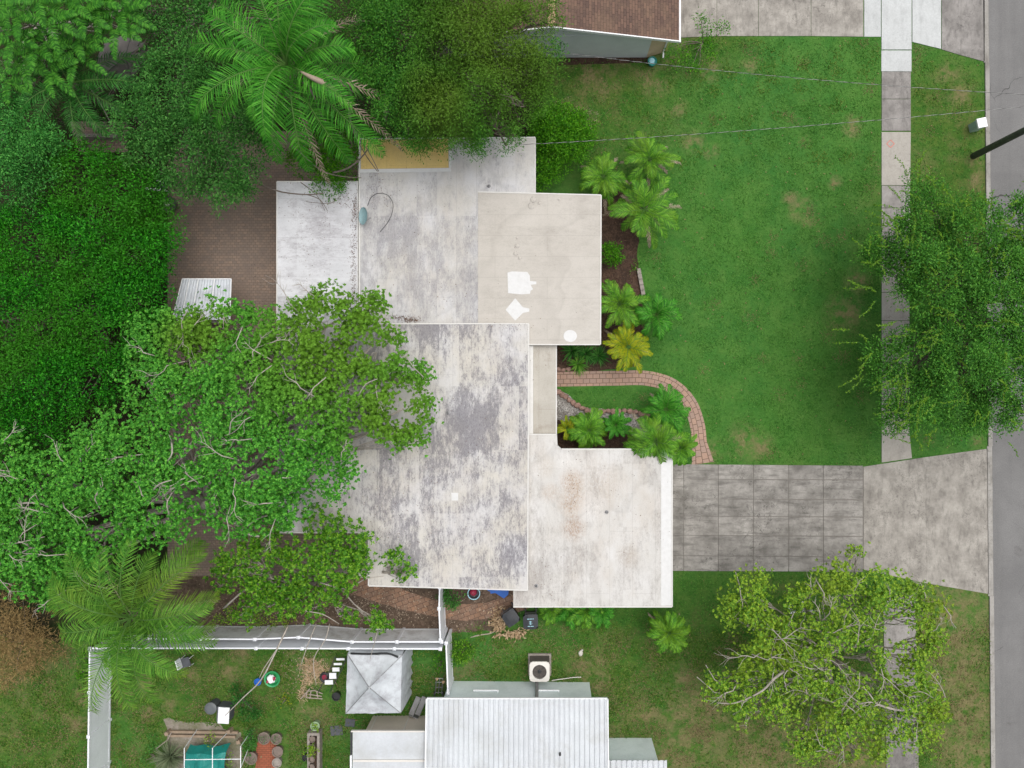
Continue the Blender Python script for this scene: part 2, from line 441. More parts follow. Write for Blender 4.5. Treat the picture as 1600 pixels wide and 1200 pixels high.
def conc_mat(name, base, dark, amt=.6, island=.3, scale=1.0, bump=.15, sk=(1, .35, 1)):
    t = Nt(name); p = t.pos()
    n = t.noise(p, .9*scale, 8, .7); f = t.noise(p, 14*scale, 6, .75); s2 = t.noise(t.map(p, sk), 3*scale, 6, .7)
    col = t.mix(t.ramp(n, .36, .66, 0, amt), base, dark)
    col = t.mix(t.ramp(s2, .5, .72, 0, amt*.8), col, tuple(x*.55 for x in dark))
    col = t.mix(t.ramp(f, .38, .7, 0, .35), col, tuple(x*.5 for x in base))
    sp = t.math('MULTIPLY', t.ramp(t.noise(p, 4.5*scale, 5, .8, 1.5), .54, .62), t.ramp(t.noise(p, .5, 3), .4, .6))
    col = t.mix(t.math('MULTIPLY', sp, amt*.75), col, tuple(x*.5 for x in dark))
    isl = t.ramp(t.island(), 0, 1, 1-island, 1+island*.4)
    cv = t.n('VectorMath', {0: col}, operation='SCALE'); t.set(cv.inputs['Scale'], isl)
    t.bump(f, bump, .01)
    return t.done(cv.outputs[0], .9, .2)

def roof_mat(name, base, light, stain, s_amt, off=0, streak='y', seam=(3.0, .95), tan=None, warm=0.0, thr=(.47, .60), spots=(), sz=2.9):
    t = Nt(name); p = t.map(t.pos(), (1, 1, 1), (off, off*.7, 0))
    st = (1.5, .62, 1) if streak == 'y' else (.6, 1.6, 1)
    a = t.noise(p, .30, 5, .6, .4); b = t.noise(t.map(p, st), 1.1, 9, .78, .3); c = t.noise(t.map(p, (st[0]*1.6, st[1]*1.2, 1)), 3.2, 6, .75)
    m = t.math('ADD', t.math('MULTIPLY', a, .28), t.math('ADD', t.math('MULTIPLY', b, .42), t.math('MULTIPLY', c, .30)))
    wn = t.n('TexWhiteNoise', {'Vector': t.n('VectorMath', {0: t.map(p, (1/.95, .33, 0) if streak == 'y' else (.33, 1/.95, 0))}, operation='FLOOR').outputs[0]}).outputs['Value']
    m = t.math('ADD', m, t.math('MULTIPLY', t.math('SUBTRACT', wn, .5), .075))
    col = t.mix(t.ramp(t.noise(p, .55, 5), .4, .62), base, light)
    if tan: col = t.mix(t.ramp(t.noise(t.map(p, st), .5, 6, .7), .46, .66, 0, warm), col, tan)
    fz = t.noise(t.map(p, (st[0]*3, st[1]*3, 1)), 5, 7, .85)
    m = t.math('ADD', m, t.math('MULTIPLY', t.math('SUBTRACT', fz, .5), .26))
    for sp in spots:
        if len(sp) == 3: m = t.math('ADD', m, t.math('MULTIPLY', t.blob(*sp, .9, sz), .042))
    col = t.mix(t.ramp(m, thr[0]-.035, thr[1]+.05, 0, s_amt*.6), col, stain)
    col = t.mix(t.ramp(m, thr[0]+.02, thr[1]+.02, 0, s_amt*.6), col, stain)
    pond = t.noise(p, .22, 3, .5); col = t.mix(t.math('MULTIPLY', t.ramp(pond, .50, .515), t.ramp(pond, .56, .52), True), col, t.mix(.16, col, tuple(x*.8 for x in stain)))
    for sp in spots:
        if len(sp) > 3: col = t.mix(t.math('MULTIPLY', t.blob(*sp[:3], .5, sz), t.ramp(fz, .42, .6, 0, sp[4])), col, sp[3])
    fr = t.noise(t.map(p, (st[0]*2, st[1]*2, 1)), 9, 6, .8)
    col = t.mix(t.math('MULTIPLY', t.ramp(m, thr[0]-.02, thr[1]+.03), t.ramp(fr, .5, .58, 0, s_amt*.8)), col, tuple(x*.75 for x in stain))
    g = t.noise(p, 22, 5, .8)
    col = t.mix(t.ramp(g, .5, .8, 0, .35), col, tuple(x*.45 for x in stain))
    spk = t.n('TexVoronoi', {'Vector': p, 'Scale': 2.4}); 
    sm = t.math('MULTIPLY', t.ramp(spk.outputs['Distance'], .07, .03), t.ramp(t.noise(p, 1.2, 2), .5, .56))
    col = t.mix(t.math('MULTIPLY', sm, .6), col, tuple(x*.4 for x in stain))
    br = t.n('TexBrick', {'Vector': t.map(p, (1, 1, 1), rot=(0, 0, R(90) if streak == 'y' else 0)), 'Scale': 1.0, 'Mortar Size': .012, 'Mortar Smooth': .6, 'Brick Width': seam[0]*2.5, 'Row Height': seam[1],
                         'Color1': (0, 0, 0, 1), 'Color2': (0, 0, 0, 1), 'Mortar': (1, 1, 1, 1)})
    col = t.mix(t.math('MULTIPLY', br.outputs['Color'], .28), col, tuple(x*.7 for x in stain))
    t.bump(t.math('SUBTRACT', b, t.math('MULTIPLY', br.outputs['Color'], .3)), .25, .02)
    return t.done(col, .75, .3)

def brick_mat(name, c1, c2, mortar, bw, rh, uv=False, rot=0, ms=.012, dirt=(.08, .06, .045), damt=.6):
    t = Nt(name); p = t.n('TexCoord').outputs['UV'] if uv else t.flat(); w = t.flat()
    if rot: pm = t.map(p, rot=(0, 0, rot))
    else: pm = p
    br = t.n('TexBrick', {'Vector': pm, 'Scale': 1.0, 'Mortar Size': ms, 'Mortar Smooth': .3, 'Brick Width': bw, 'Row Height': rh,
                          'Color1': (*c1, 1), 'Color2': (*c2, 1), 'Mortar': (*mortar, 1), 'Bias': 0.0})
    col = br.outputs['Color']
    n = t.noise(w, .8, 7, .7); col = t.mix(t.ramp(n, .4, .65, 0, damt), col, dirt)
    f = t.noise(w, 14, 5, .7); col = t.mix(t.ramp(f, .4, .7, 0, .4), col, tuple(x*.5 for x in c1))
    t.bump(br.outputs['Fac'], -.3, .01)
    return t.done(col, .9, .2)

def soil_mat(name, a, b, c, scale=6):
    t = Nt(name); p = t.flat()
    v = t.n('TexVoronoi', {'Vector': p, 'Scale': scale*2.2}).outputs['Color']
    bw = t.n('RGBToBW', {0: v}).outputs[0]
    n = t.noise(p, scale*.2, 6, .65)
    col = t.mix(t.ramp(bw, .2, .8), a, b)
    col = t.mix(t.ramp(n, .4, .62, 0, .7), col, c)
    t.bump(bw, .8, .04)
    return t.done(col, .95, .1)

M['lawn'] = lawn_mat()
def asphalt():
    t = Nt('asphalt'); p = t.flat()
    a = t.noise(p, .35, 6, .7); w = t.noise(t.map(p, (1.2, .06, 1)), 1.0, 5, .6); f = t.noise(p, 16, 5, .9)
    col = t.mix(t.ramp(a, .38, .62), (.215, .212, .207), (.165, .163, .160))
    col = t.mix(t.ramp(w, .45, .62, 0, .5), col, (.14, .138, .135))
    col = t.mix(t.ramp(f, .40, .62, 0, .6), col, (.115, .112, .11)); col = t.mix(t.ramp(t.noise(p, 21, 4, .9), .56, .68, 0, .6), col, (.33, .33, .32))
    v = t.n('TexVoronoi', {'Vector': t.n('VectorMath', {0: p, 1: t.n('VectorMath', {0: t.n('TexNoise', {'Vector': p, 'Scale': 1.2}).outputs[1], 1: (.9, .9, 0)}, operation='MULTIPLY').outputs[0]}, operation='ADD').outputs[0], 'Scale': .22}, feature='DISTANCE_TO_EDGE').outputs['Distance']
    col = t.mix(t.math('MULTIPLY', t.ramp(v, .004, .001), t.ramp(t.noise(p, .3, 3), .48, .55)), col, (.06, .058, .055))
    col = t.mix(t.ramp(t.noise(p, .8, 4, .6), .66, .74, 0, .5), col, (.09, .085, .08))
    t.bump(f, .4, .01); return t.done(col, .92, .2)
M['asphalt'] = asphalt()
M['newconc'] = conc_mat('new_concrete', (.52, .535, .53), (.44, .45, .44), .5, .08)
M['paleconc'] = conc_mat('pale_concrete', (.42, .395, .35), (.32, .295, .265), .5, .15)
M['oldconc'] = conc_mat('old_concrete', (.34, .32, .30), (.15, .14, .13), .85, .30)
M['drive'] = conc_mat('driveway_concrete', (.37, .35, .32), (.15, .14, .125), 1.0, .14, sk=(.25, 1.4, 1))
M['apron'] = conc_mat('apron_concrete', (.40, .375, .335), (.185, .17, .15), .85, .06, 1.3)
M['joint'] = plain('joint_dirt', (.19, .175, .155), .95)
M['kerb'] = conc_mat('kerb_concrete', (.38, .365, .34), (.2, .185, .16), .7, .1)
M['patio'] = brick_mat('patio_pavers', (.31, .225, .17), (.22, .175, .145), (.11, .09, .08), .22, .14, rot=0, ms=.01, dirt=(.17, .135, .115), damt=.6)
M['sidepath'] = brick_mat('side_pavers', (.33, .19, .12), (.23, .15, .11), (.07, .05, .04), .33, .24, rot=R(-20), ms=.014)
M['walk'] = brick_mat('walk_pavers', (.42, .275, .205), (.34, .245, .20), (.10, .07, .05), .34, .24, uv=True, damt=.25, dirt=(.2, .13, .1), ms=.016)
M['mulch'] = soil_mat('mulch', (.055, .032, .022), (.11, .07, .05), (.035, .025, .02), 7)
M['soil'] = soil_mat('soil', (.09, .062, .045), (.16, .115, .085), (.055, .042, .03), 5)
M['shade_soil'] = soil_mat('shade_leaf_soil', (.022, .02, .012), (.04, .034, .02), (.014, .028, .006), 5)  # dark leaf soil, with the shade under the trees put into its colour
M['gravel'] = soil_mat('gravel', (.16, .15, .14), (.50, .48, .45), (.12, .10, .085), 12)
M['rubble'] = soil_mat('sandy_soil', (.30, .26, .23), (.22, .19, .16), (.11, .12, .05), 4)
M['redchip'] = brick_mat('red_pavers', (.36, .11, .06), (.28, .09, .05), (.12, .05, .03), .22, .11, ms=.01, damt=.2)
M['roofA'] = roof_mat('roof_white', (.53, .535, .55), (.62, .625, .64), (.30, .28, .295), .6, 3, 'x', thr=(.50, .59), spots=[(500, 345, 30), (480, 430, 35), (510, 390, 25)])
M['roofB'] = roof_mat('roof_grey', (.49, .475, .445), (.54, .535, .535), (.235, .228, .243), .6, 11, 'y', tan=(.47, .43, .375), warm=.5, thr=(.50, .575), sz=2.95, spots=[(735, 330, 22), (735, 370, 18), (665, 370, 35), (600, 370, 35), (665, 430, 22), (610, 330, 30), (730, 430, 14)])
M['roofC'] = roof_mat('roof_beige', (.465, .435, .39), (.49, .46, .415), (.29, .265, .23), .45, 5, 'x', seam=(2.0, 1.0), thr=(.50, .68))
M['roofD'] = roof_mat('roof_stained', (.52, .495, .445), (.54, .53, .525), (.165, .157, .175), .85, 27, 'y', tan=(.46, .42, .365), warm=.45, thr=(.505, .56), sz=3.18, seam=(3.0, .9), spots=[(680, 512, 30), (770, 590, 18), (800, 585, 20), (735, 620, 28), (700, 660, 35), (780, 650, 35), (730, 700, 30), (800, 720, 25), (700, 570, 16), (620, 740, 35), (600, 800, 40), (700, 850, 40), (640, 890, 35), (760, 870, 35), (780, 780, 25), (700, 520, 20)])
M['roofE'] = roof_mat('roof_entry', (.40, .375, .325), (.46, .435, .385), (.22, .175, .13), .6, 8, 'y', thr=(.5, .68))
M['roofF'] = roof_mat('roof_garage', (.53, .515, .485), (.585, .575, .555), (.29, .265, .245), .6, 41, 'y', tan=(.48, .43, .37), warm=.45, thr=(.495, .59), sz=2.86, seam=(2.4, 1.1), spots=[(893, 752, 14, (.36, .22, .12), .8), (896, 785, 18, (.38, .25, .15), .8), (896, 825, 15, (.32, .19, .11), .8), (940, 760, 30, (.42, .34, .26), .5), (925, 795, 18, (.66, .64, .61), .9), (885, 722, 14, (.66, .64, .61), .9), (860, 770, 12, (.42, .32, .24), .6), (845, 905, 28), (815, 935, 22), (875, 925, 22), (980, 870, 14, (.3, .23, .17), .5), (850, 730, 14, (.45, .38, .30), .5)])
M['yellow'] = roof_mat('roof_yellow', (.62, .45, .16), (.66, .50, .20), (.34, .22, .08), .4, 2, 'y', thr=(.5, .7))
M['trim'] = plain('white_trim', (.62, .61, .58), .5, .05, 2, grime=(.4, .36, .3), gamt=.25)
M['sealant'] = plain('white_sealant', (.62, .62, .61), .6, .04, 6, grime=(.50, .49, .47), gamt=.4)
M['stucco'] = plain('stucco', (.55, .52, .46), .9, .06, 5)
M['glass'] = plain('window_glass', (.03, .04, .05), .1, .1, 1, spec=.6)
M['gdoor'] = plain('garage_door', (.66, .64, .6), .5, .04, 1)
M['black'] = plain('black_plastic', (.02, .021, .022), .45, .2, 4)
M['dark'] = plain('dark_metal', (.045, .045, .047), .5, .2, 4)
M['grey'] = plain('grey_metal', (.25, .25, .25), .5, .15, 3, metal=.3)
M['greydark'] = plain('grey_fabric', (.165, .15, .14), .95, .12, 2)
M['dish'] = plain('blue_grey_paint', (.24, .38, .40), .5, .1, 3, grime=(.2, .24, .24))
M['blue'] = plain('blue_plastic', (.01, .10, .42), .45, .1, 3)
M['lblue'] = plain('light_blue_plastic', (.35, .62, .70), .4, .06, 3)
M['red'] = plain('dark_red_plastic', (.28, .02, .05), .4, .1, 3)
M['green'] = plain('green_plastic', (.03, .30, .10), .4, .1, 3)
M['teal'] = plain('teal_tarp', (.01, .20, .17), .5, .15, 3)
M['tealp'] = plain('teal_plastic', (.03, .25, .22), .4, .15, 3)
M['paleg'] = plain('pale_green_pot', (.30, .42, .24), .6, .1, 3)
M['wood'] = plain('weathered_wood', (.27, .20, .14), .85, .2, 4)
M['drift'] = plain('bleached_wood', (.36, .30, .25), .9, .2, 5)
M['terracotta'] = plain('old_pot_clay', (.19, .15, .125), .85, .2, 6)
M['whitep'] = plain('white_plastic', (.80, .81, .82), .4, .03, 2)
M['offwhite'] = plain('off_white_enamel', (.66, .63, .58), .45, .04, 2)
M['canopy'] = plain('canopy_fabric', (.50, .53, .55), .75, .10, 2.2, grime=(.25, .24, .26), gamt=.75)
M['vinyl'] = plain('white_vinyl', (.78, .80, .83), .45, .03, 1.5, grime=(.55, .57, .57), gamt=.3)
M['vinyld'] = plain('grimy_vinyl', (.76, .78, .79), .6, .08, 2.0, grime=(.36, .35, .32), gamt=.75)
M['tanwall'] = plain('tan_wall', (.62, .55, .46), .8, .06, 1.5)
M['bluewall'] = plain('pale_blue_wall', (.80, .88, .88), .8, .04, 1.5, grime=(.30, .42, .38), gamt=.25)
M['greywall'] = plain('grey_block_wall', (.66, .69, .69), .85, .06, 1.5)
M['beigewall'] = plain('beige_siding', (.62, .47, .31), .8, .06, 1.5)
M['stone'] = plain('red_stone', (.27, .17, .135), .9, .25, 6)
M['gstone'] = plain('grey_stone', (.27, .24, .21), .9, .25, 6)
M['gstone2'] = plain('pale_stone', (.5, .48, .42), .9, .1, 6)
M['slate'] = plain('slate', (.085, .09, .10), .8, .15, 4)
M['pole'] = plain('treated_pole', (.085, .095, .075), .9, .25, 3)
M['wirel'] = plain('pale_wire', (.36, .36, .34), .5, .05, 1)
M['wired'] = plain('dark_wire', (.04, .04, .04), .5, .05, 1)
M['bark'] = plain('bark', (.17, .14, .115), .95, .3, 5)
M['palebark'] = plain('pale_bark', (.36, .325, .28), .9, .25, 5)
M['palmbark'] = plain('palm_bark', (.20, .17, .14), .95, .3, 7)
M['stalk'] = plain('frond_stalk', (.075, .17, .03), .6, .2, 3)
M['redpaint'] = plain('red_paint', (.60, .16, .12), .8, .1, 5)
# foliage
G = lambda r, g, b: (r, g, b)
M['lf_main'] = leaf_mat('leaf_bright', [G(0.031, 0.151, 0.017), G(0.063, 0.275, 0.029), G(0.161, 0.471, 0.051)], (.155, .25, .016), .55, .16, where=[(540, 520, 100), (620, 640, 60), (320, 520, 40)])
M['lf_vine'] = leaf_mat('leaf_vine', [G(0.006, 0.073, 0.004), G(0.016, 0.168, 0.006), G(0.054, 0.335, 0.015)], (.05, .20, .012), .7, .35)
M['lf_dark'] = leaf_mat('leaf_dark', [G(0.021, 0.098, 0.014), G(0.042, 0.172, 0.027), G(0.105, 0.299, 0.053)])
M['lf_left'] = leaf_mat('leaf_left', [G(0.023, 0.127, 0.019), G(0.046, 0.218, 0.036), G(0.104, 0.356, 0.060)])
M['lf_oak'] = leaf_mat('leaf_oak', [G(0.018, 0.099, 0.010), G(0.042, 0.175, 0.018), G(0.104, 0.295, 0.029)], (.14, .19, .02), .5, .16, where=[(790, 90, 85), (700, 190, 40), (760, 20, 50)])
M['lf_fine'] = leaf_mat('leaf_fine', [G(0.018, 0.086, 0.010), G(0.041, 0.187, 0.016), G(0.090, 0.288, 0.028)])
M['lf_street'] = leaf_mat('leaf_street', [G(0.026, 0.114, 0.014), G(0.060, 0.215, 0.025), G(0.128, 0.336, 0.040)])
M['lf_shoot'] = leaf_mat('leaf_shoot', [G(0.085, 0.208, 0.011), G(0.153, 0.288, 0.023)])
M['lf_yard'] = leaf_mat('leaf_yard', [G(0.057, 0.167, 0.019), G(0.157, 0.322, 0.029), G(0.343, 0.490, 0.042)], (.20, .26, .02), .7, .22)
M['lf_bush'] = leaf_mat('leaf_bush', [G(0.023, 0.124, 0.004), G(0.057, 0.228, 0.007), G(0.124, 0.343, 0.014)])
M['lf_glossy'] = leaf_mat('leaf_glossy', [G(0.025, 0.111, 0.005), G(0.076, 0.230, 0.016), G(0.204, 0.391, 0.029)], rough=.35)
M['lf_palm'] = leaf_mat('palm_leaflets', [G(0.022, 0.138, 0.011), G(0.050, 0.237, 0.019), G(0.111, 0.365, 0.038)])
M['lf_palm2'] = leaf_mat('palm_leaflets_olive', [G(0.043, 0.151, 0.016), G(0.087, 0.248, 0.026), G(0.173, 0.356, 0.046)], (.17, .20, .02), .6, .3)
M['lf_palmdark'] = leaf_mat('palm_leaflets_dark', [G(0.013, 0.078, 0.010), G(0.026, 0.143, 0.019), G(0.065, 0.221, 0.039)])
M['lf_date'] = leaf_mat('date_leaflets', [G(0.044, 0.156, 0.013), G(0.093, 0.274, 0.022), G(0.186, 0.411, 0.038)], (.16, .26, .02), .5, 1.0)
M['lf_yel'] = leaf_mat('yellow_leaflets', [G(.12, .22, .012), G(.25, .31, .012), G(.36, .36, .015)])
M['lf_dead'] = leaf_mat('dead_brush', [G(0.165, 0.112, 0.042), G(0.285, 0.195, 0.084), G(0.390, 0.270, 0.112)], trans=.1)
M['deadleaf'] = leaf_mat('dead_leaflets', [G(.20, .15, .11), G(.30, .24, .18), G(.40, .33, .25)], trans=.1)
M['straw'] = leaf_mat('dry_husks', [G(.30, .20, .11), G(.42, .30, .18), G(.52, .40, .26)], trans=.1)
M['litter'] = leaf_mat('leaf_litter', [G(.09, .055, .035), G(.16, .09, .06), G(.05, .04, .035)], trans=.05)
M['spiky'] = leaf_mat('grey_blades', [G(.10, .14, .07), G(.17, .22, .12), G(.24, .27, .16)])

# ------------------------------------------------------------------ ground and paving
g = MB(); g.add([(-350, -350, 0), (350, -350, 0), (350, 350, 0), (-350, 350, 0)], [(0, 1, 2, 3)]); struct('lawn', g, M['lawn'])
def sheet(name, pts, z, mat, kind='structure', jag=0.0, seed=0):
    rng = random.Random(seed); pp = PP(pts)
    if jag:
        q = []
        for i, a in enumerate(pp):
            b = pp[(i+1) % len(pp)]; n = max(1, int((b-a).length/.35))
            for k in range(n):
                c = a.lerp(b, k/n); q.append(Vector((c.x+rng.uniform(-jag, jag), c.y+rng.uniform(-jag, jag), 0)))
        pp = q
    m = MB(); m.prism(pp, -.02, z); o = m.build(name, mat); o['kind'] = kind; return o
def slabs(name, quads, z, mat, gap=.014):
    m = MB()
    for q in quads:
        p = PP(q); c = sum(p, Vector())/len(p)
        p = [c+(v-c)*(1-gap/max(.01, (v-c).length)*1.4) for v in p]
        m.prism(p, -.02, z)
    return struct(name, m, mat)

def kx(y): return 1537.5+(y)*10/1200.0      # road-side edge of the kerb in photo x
sheet('road', [(kx(-4000)+7, -4000), (kx(-4000)+290, -4000), (kx(5000)+290, 5000), (kx(5000)+7, 5000)], .010, M['asphalt'])
m = MB()
for y0, y1 in ((98, 420), (423, 697), (931, 1200), (1203, 2600), (-2600, -60)):
    m.prism(PP([(kx(y0), y0), (kx(y0)+6.5, y0), (kx(y1)+6.5, y1), (kx(y1), y1)]), -.02, .07)
struct('kerb', m, M['kerb'])
m = MB()
for y0, y1 in ((-60, 98), (697, 931)):
    m.prism(PP([(kx(y0)-1.6, y0), (kx(y0)+6.5, y0), (kx(y1)+6.5, y1), (kx(y1)-1.6, y1)]), -.02, .03)
struct('drop_kerb', m, M['kerb'])
sheet('joint_base', [(1051, 726), (1349, 730), (1349, 889), (1051, 891)], .012, M['joint'])
# driveway slabs
xs = [1040, 1068, 1122, 1177, 1232, 1286, 1348]; q = []
ys = [725, 748, 779, 806, 836, 868, 892]
for j in range(6):
    xx = xs
    for i in range(len(xx)-1):
        q.append([(xx[i], ys[j]+(xx[i]-1050)*.008), (xx[i+1], ys[j]+(xx[i+1]-1050)*.008), (xx[i+1], ys[j+1]+(xx[i+1]-1050)*.004), (xx[i], ys[j+1]+(xx[i]-1050)*.004)])
slabs('driveway', q, .035, M['drive'])
sheet('apron_joint', [(1345, 731), (1443, 716), (1542, 702), (1544, 926), (1447, 909), (1345, 888)], .011, M['joint'])
slabs('driveway_apron', [[(1349, 729), (1447, 714), (1447, 911), (1349, 890)], [(1447, 714), (1542.5, 701), (1544.5, 928), (1447, 911)]], .03, M['apron'], .003)
# sidewalk
ys = [-1200, -1100, -1000, -900, -800, -700, -600, -500, -400, -300, -200, -100, 0]
new = [[(1376.5, 79), (1424, 79), (1424, 112), (1376.5, 112)], [(1350, -40), (1376, -40), (1376, 58), (1350, 58)], [(1377, -40), (1424, -40), (1424, 78), (1377, 78)], [(1425, -40), (1470, -40), (1470, 77), (1425, 66)]]
slabs('new_sidewalk', new, .035, M['newconc'], .008)
ys = [112, 155, 205]; old = [[(1377, ys[i]), (1423, ys[i]), (1423, ys[i+1]), (1377, ys[i+1])] for i in range(2)]
ys2 = [290, 325, 370, 412]; old += [[(1377, ys2[i]), (1422, ys2[i]), (1422, ys2[i+1]), (1377, ys2[i+1])] for i in range(3)]
ys3 = list(range(930, 1700, 46)); old += [[(1379+(y-930)*.02, y), (1430+(y-930)*.02, y), (1430+(y-884)*.02, y+46), (1379+(y-884)*.02, y+46)] for y in ys3]
old += [[(1377, y-50), (1423, y-50), (1423, y), (1377, y)] for y in range(-40, -1500, -50)]
slabs('sidewalk', old, .034, M['oldconc'])
pale = [[(1377, 206), (1423, 206), (1422, 290), (1377, 290)]]+[[(1377, y), (1421, y), (1421, y+44), (1377, y+44)] for y in (413, 457, 501, 545, 589, 633, 677)]
pale[-1] = [(1377, 677), (1421, 677), (1425, 716), (1377, 723)]
slabs('pale_sidewalk', pale, .033, M['paleconc'])
slabs('far_driveway', [[(1050, -60), (1120, -60), (1120, 57), (1050, 60)], [(1120, -60), (1185, -60), (1185, 57), (1120, 57)], [(1185, -60), (1267, -60), (1267, 57), (1185, 57)], [(1267, -60), (1349, -60), (1349, 58), (1267, 57)]], .03, M['apron'])
slabs('far_apron', [[(1471, -60), (1501, -60), (1501, 87), (1471, 78)], [(1501, -60), (1538, -60), (1538, 97), (1501, 87)]], .03, M['oldconc'])
# red paint mark on the walk
m = MB(); c = P(1391, 225)
for i in range(4):
    a = Vector((c.x+.2*math.cos(i*math.pi/2), c.y+.2*math.sin(i*math.pi/2), .037)); b = Vector((c.x+.2*math.cos((i+1)*math.pi/2), c.y+.2*math.sin((i+1)*math.pi/2), .037))
    m.beam(a, b, .03, .004)
struct('paint_mark', m, M['redpaint'])
# soils and beds
sheet('mulch_bed', [(925, 290), (975, 300), (998, 340), (997, 400), (1001, 455), (1008, 540), (998, 572), (950, 578), (862, 582), (862, 530), (925, 530)], .010, M['mulch'], jag=.06, seed=1)
sheet('gravel_bed', [(860, 605), (880, 610), (905, 634), (950, 642), (1008, 646), (1040, 668), (1062, 712), (1050, 722), (860, 715)], .010, M['gravel'], jag=.06, seed=2)
sheet('mulch_pocket', [(862, 655), (900, 660), (950, 672), (990, 680), (1010, 700), (1010, 715), (862, 715)], .016, M['mulch'], jag=.08, seed=3)
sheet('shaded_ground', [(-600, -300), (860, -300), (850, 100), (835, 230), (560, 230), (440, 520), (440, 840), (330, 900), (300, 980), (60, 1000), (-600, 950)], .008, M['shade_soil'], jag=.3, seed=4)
sheet('patio', [(262, 205), (560, 205), (560, 900), (262, 900)], .014, M['patio'])
sheet('far_patio', [(110, 190), (200, 190), (200, 238), (120, 238)], .014, M['patio'])
sheet('side_soil', [(330, 850), (820, 890), (812, 950), (790, 985), (705, 990), (240, 985), (240, 900)], .012, M['soil'], jag=.08, seed=5)
sheet('side_path', [(540, 900), (580, 900), (640, 925), (700, 945), (760, 942), (812, 925), (830, 948), (800, 962), (730, 970), (690, 966), (620, 950), (540, 925)], .018, M['sidepath'], jag=.02, seed=6)
sheet('side_gravel', [(700, 905), (800, 905), (800, 930), (755, 942), (712, 944)], .020, M['soil'], jag=.05, seed=8)
sheet('sandy_soil', [(255, 1122), (300, 1128), (345, 1128), (350, 1142), (378, 1146), (378, 1215), (260, 1215), (262, 1150)], .008, M['rubble'], jag=.1, seed=9)
sheet('red_path', [(402, 1158), (432, 1155), (430, 1230), (396, 1230)], .012, M['redchip'], jag=.03, seed=10)

# curved brick walk
cl = smoothpath(PP([(850, 593), (900, 592), (960, 591), (1010, 591), (1050, 603), (1077, 630), (1089, 662), (1093, 692), (1098, 724)]), 6)
v = []; uv = []; f = []; L = 0; n = len(cl); wpx = .385
for i, p in enumerate(cl):
    dd = (cl[min(i+1, n-1)]-cl[max(i-1, 0)]).normalized(); nn = Vector((-dd.y, dd.x, 0))
    if i: L += (p-cl[i-1]).length
    w = wpx*(1+.55*max(0, (i-(n-7))/6))
    for s, z in ((1, .02), (-1, .02), (1, -.02), (-1, -.02)):
        q = p+nn*w*s; v.append((q.x, q.y, z)); uv.append((L, s*wpx))
for i in range(n-1):
    a = i*4; b = a+4
    f += [(a+1, b+1, b, a), (a, b, b+2, a+2), (a+3, b+3, b+1, a+1)]
o = mk('brick_walk', v, f, M['walk'], uvs=uv); o['kind'] = 'structure'

# ------------------------------------------------------------------ grass tufts, weeds and fallen bits on the lawns
def inpoly(x, y, poly):
    c = np.zeros(len(x), bool); n = len(poly)
    for i in range(n):
        x0, y0 = poly[i]; x1, y1 = poly[(i+1) % n]
        if y0 == y1: continue
        h = ((y0 > y) != (y1 > y)) & (x < (x1-x0)*(y-y0)/(y1-y0)+x0); c ^= h
    return c
HARD = [[(1374, -99), (1426, -99), (1426, 724), (1374, 724)], [(1536, -99), (1900, -99), (1900, 1400), (1549, 1400), (1546, 930), (1540, 690)], [(1060, -99), (1538, -99), (1538, 99), (1425, 66), (1425, 60), (1060, 60)], [(1040, 724), (1349, 727), (1445, 712), (1546, 698), (1547, 930), (1350, 893), (1040, 893)],
        [(1374, 725), (1376, 1400), (1434, 1400), (1430, 920)], [(855, -99), (1062, -99), (1062, 93), (855, 93)], [(860, 530), (1000, 530), (1000, 580), (1050, 592), (1090, 620), (1104, 665), (1115, 724), (1083, 724), (1080, 670), (1065, 630), (1010, 606), (860, 606)],
        [(925, 290), (975, 300), (998, 340), (997, 400), (1001, 455), (1008, 540), (925, 540)], [(860, 603), (880, 610), (905, 634), (950, 642), (1008, 646), (1062, 722), (860, 722)], [(432, 214), (865, 214), (930, 300), (930, 530), (870, 530), (870, 700), (1050, 700), (1050, 948), (800, 948), (700, 990), (138, 990), (60, 1000), (-200, 950), (-200, -99), (850, -99), (840, 210)],
        [(700, 1062), (922, 1064), (922, 1400), (580, 1400), (580, 1120), (700, 1120)], [(922, 1152), (1018, 1152), (1018, 1400), (922, 1400)], [(255, 1122), (380, 1140), (380, 1400), (255, 1400)], [(395, 1140), (450, 1140), (450, 1400), (395, 1400)]]
def turf(name, n, area, ln, wd, mat, seed, z=.0, clump=None, flat=.5):
    rg = np.random.default_rng(seed)
    x = rg.uniform(area[0], area[2], n); y = rg.uniform(area[1], area[3], n)
    if clump:
        k = max(1, n//clump[0]); cx = rg.uniform(area[0], area[2], k); cy = rg.uniform(area[1], area[3], k); idx = rg.integers(0, k, n)
        x = cx[idx]+rg.normal(size=n)*clump[1]; y = cy[idx]+rg.normal(size=n)*clump[1]
    bad = np.zeros(n, bool)
    for h in HARD: bad |= inpoly(x, y, h)
    if mat in ('blade1', 'blade2'):
        for dx_, dy_, dr_ in DRY: bad |= (np.hypot(x-dx_, y-dy_) < dr_*1.1*rg.uniform(.5, 1.3, n)) & (rg.random(n) < .8)
    x, y = x[~bad], y[~bad]; n = len(x)
    sc = CAM_H/FPX; c = np.stack([(x-NX)*sc, (NY-y)*sc, np.full(n, .004+z)], 1)
    a = rg.uniform(0, 6.283, n); e = rg.uniform(.2, 1.1, n)
    dr = np.stack([np.cos(a)*np.cos(e), np.sin(a)*np.cos(e), np.sin(e)*flat], 1)
    v, f = leaves(c, np.tile([0, 0, 1.], (n, 1))+rg.normal(size=(n, 3))*.3, dr, ln*rg.uniform(.5, 1.3, n), wd*rg.uniform(.6, 1.3, n))
    o = mk(name, v, f, M[mat]); o['kind'] = 'stuff'; return o
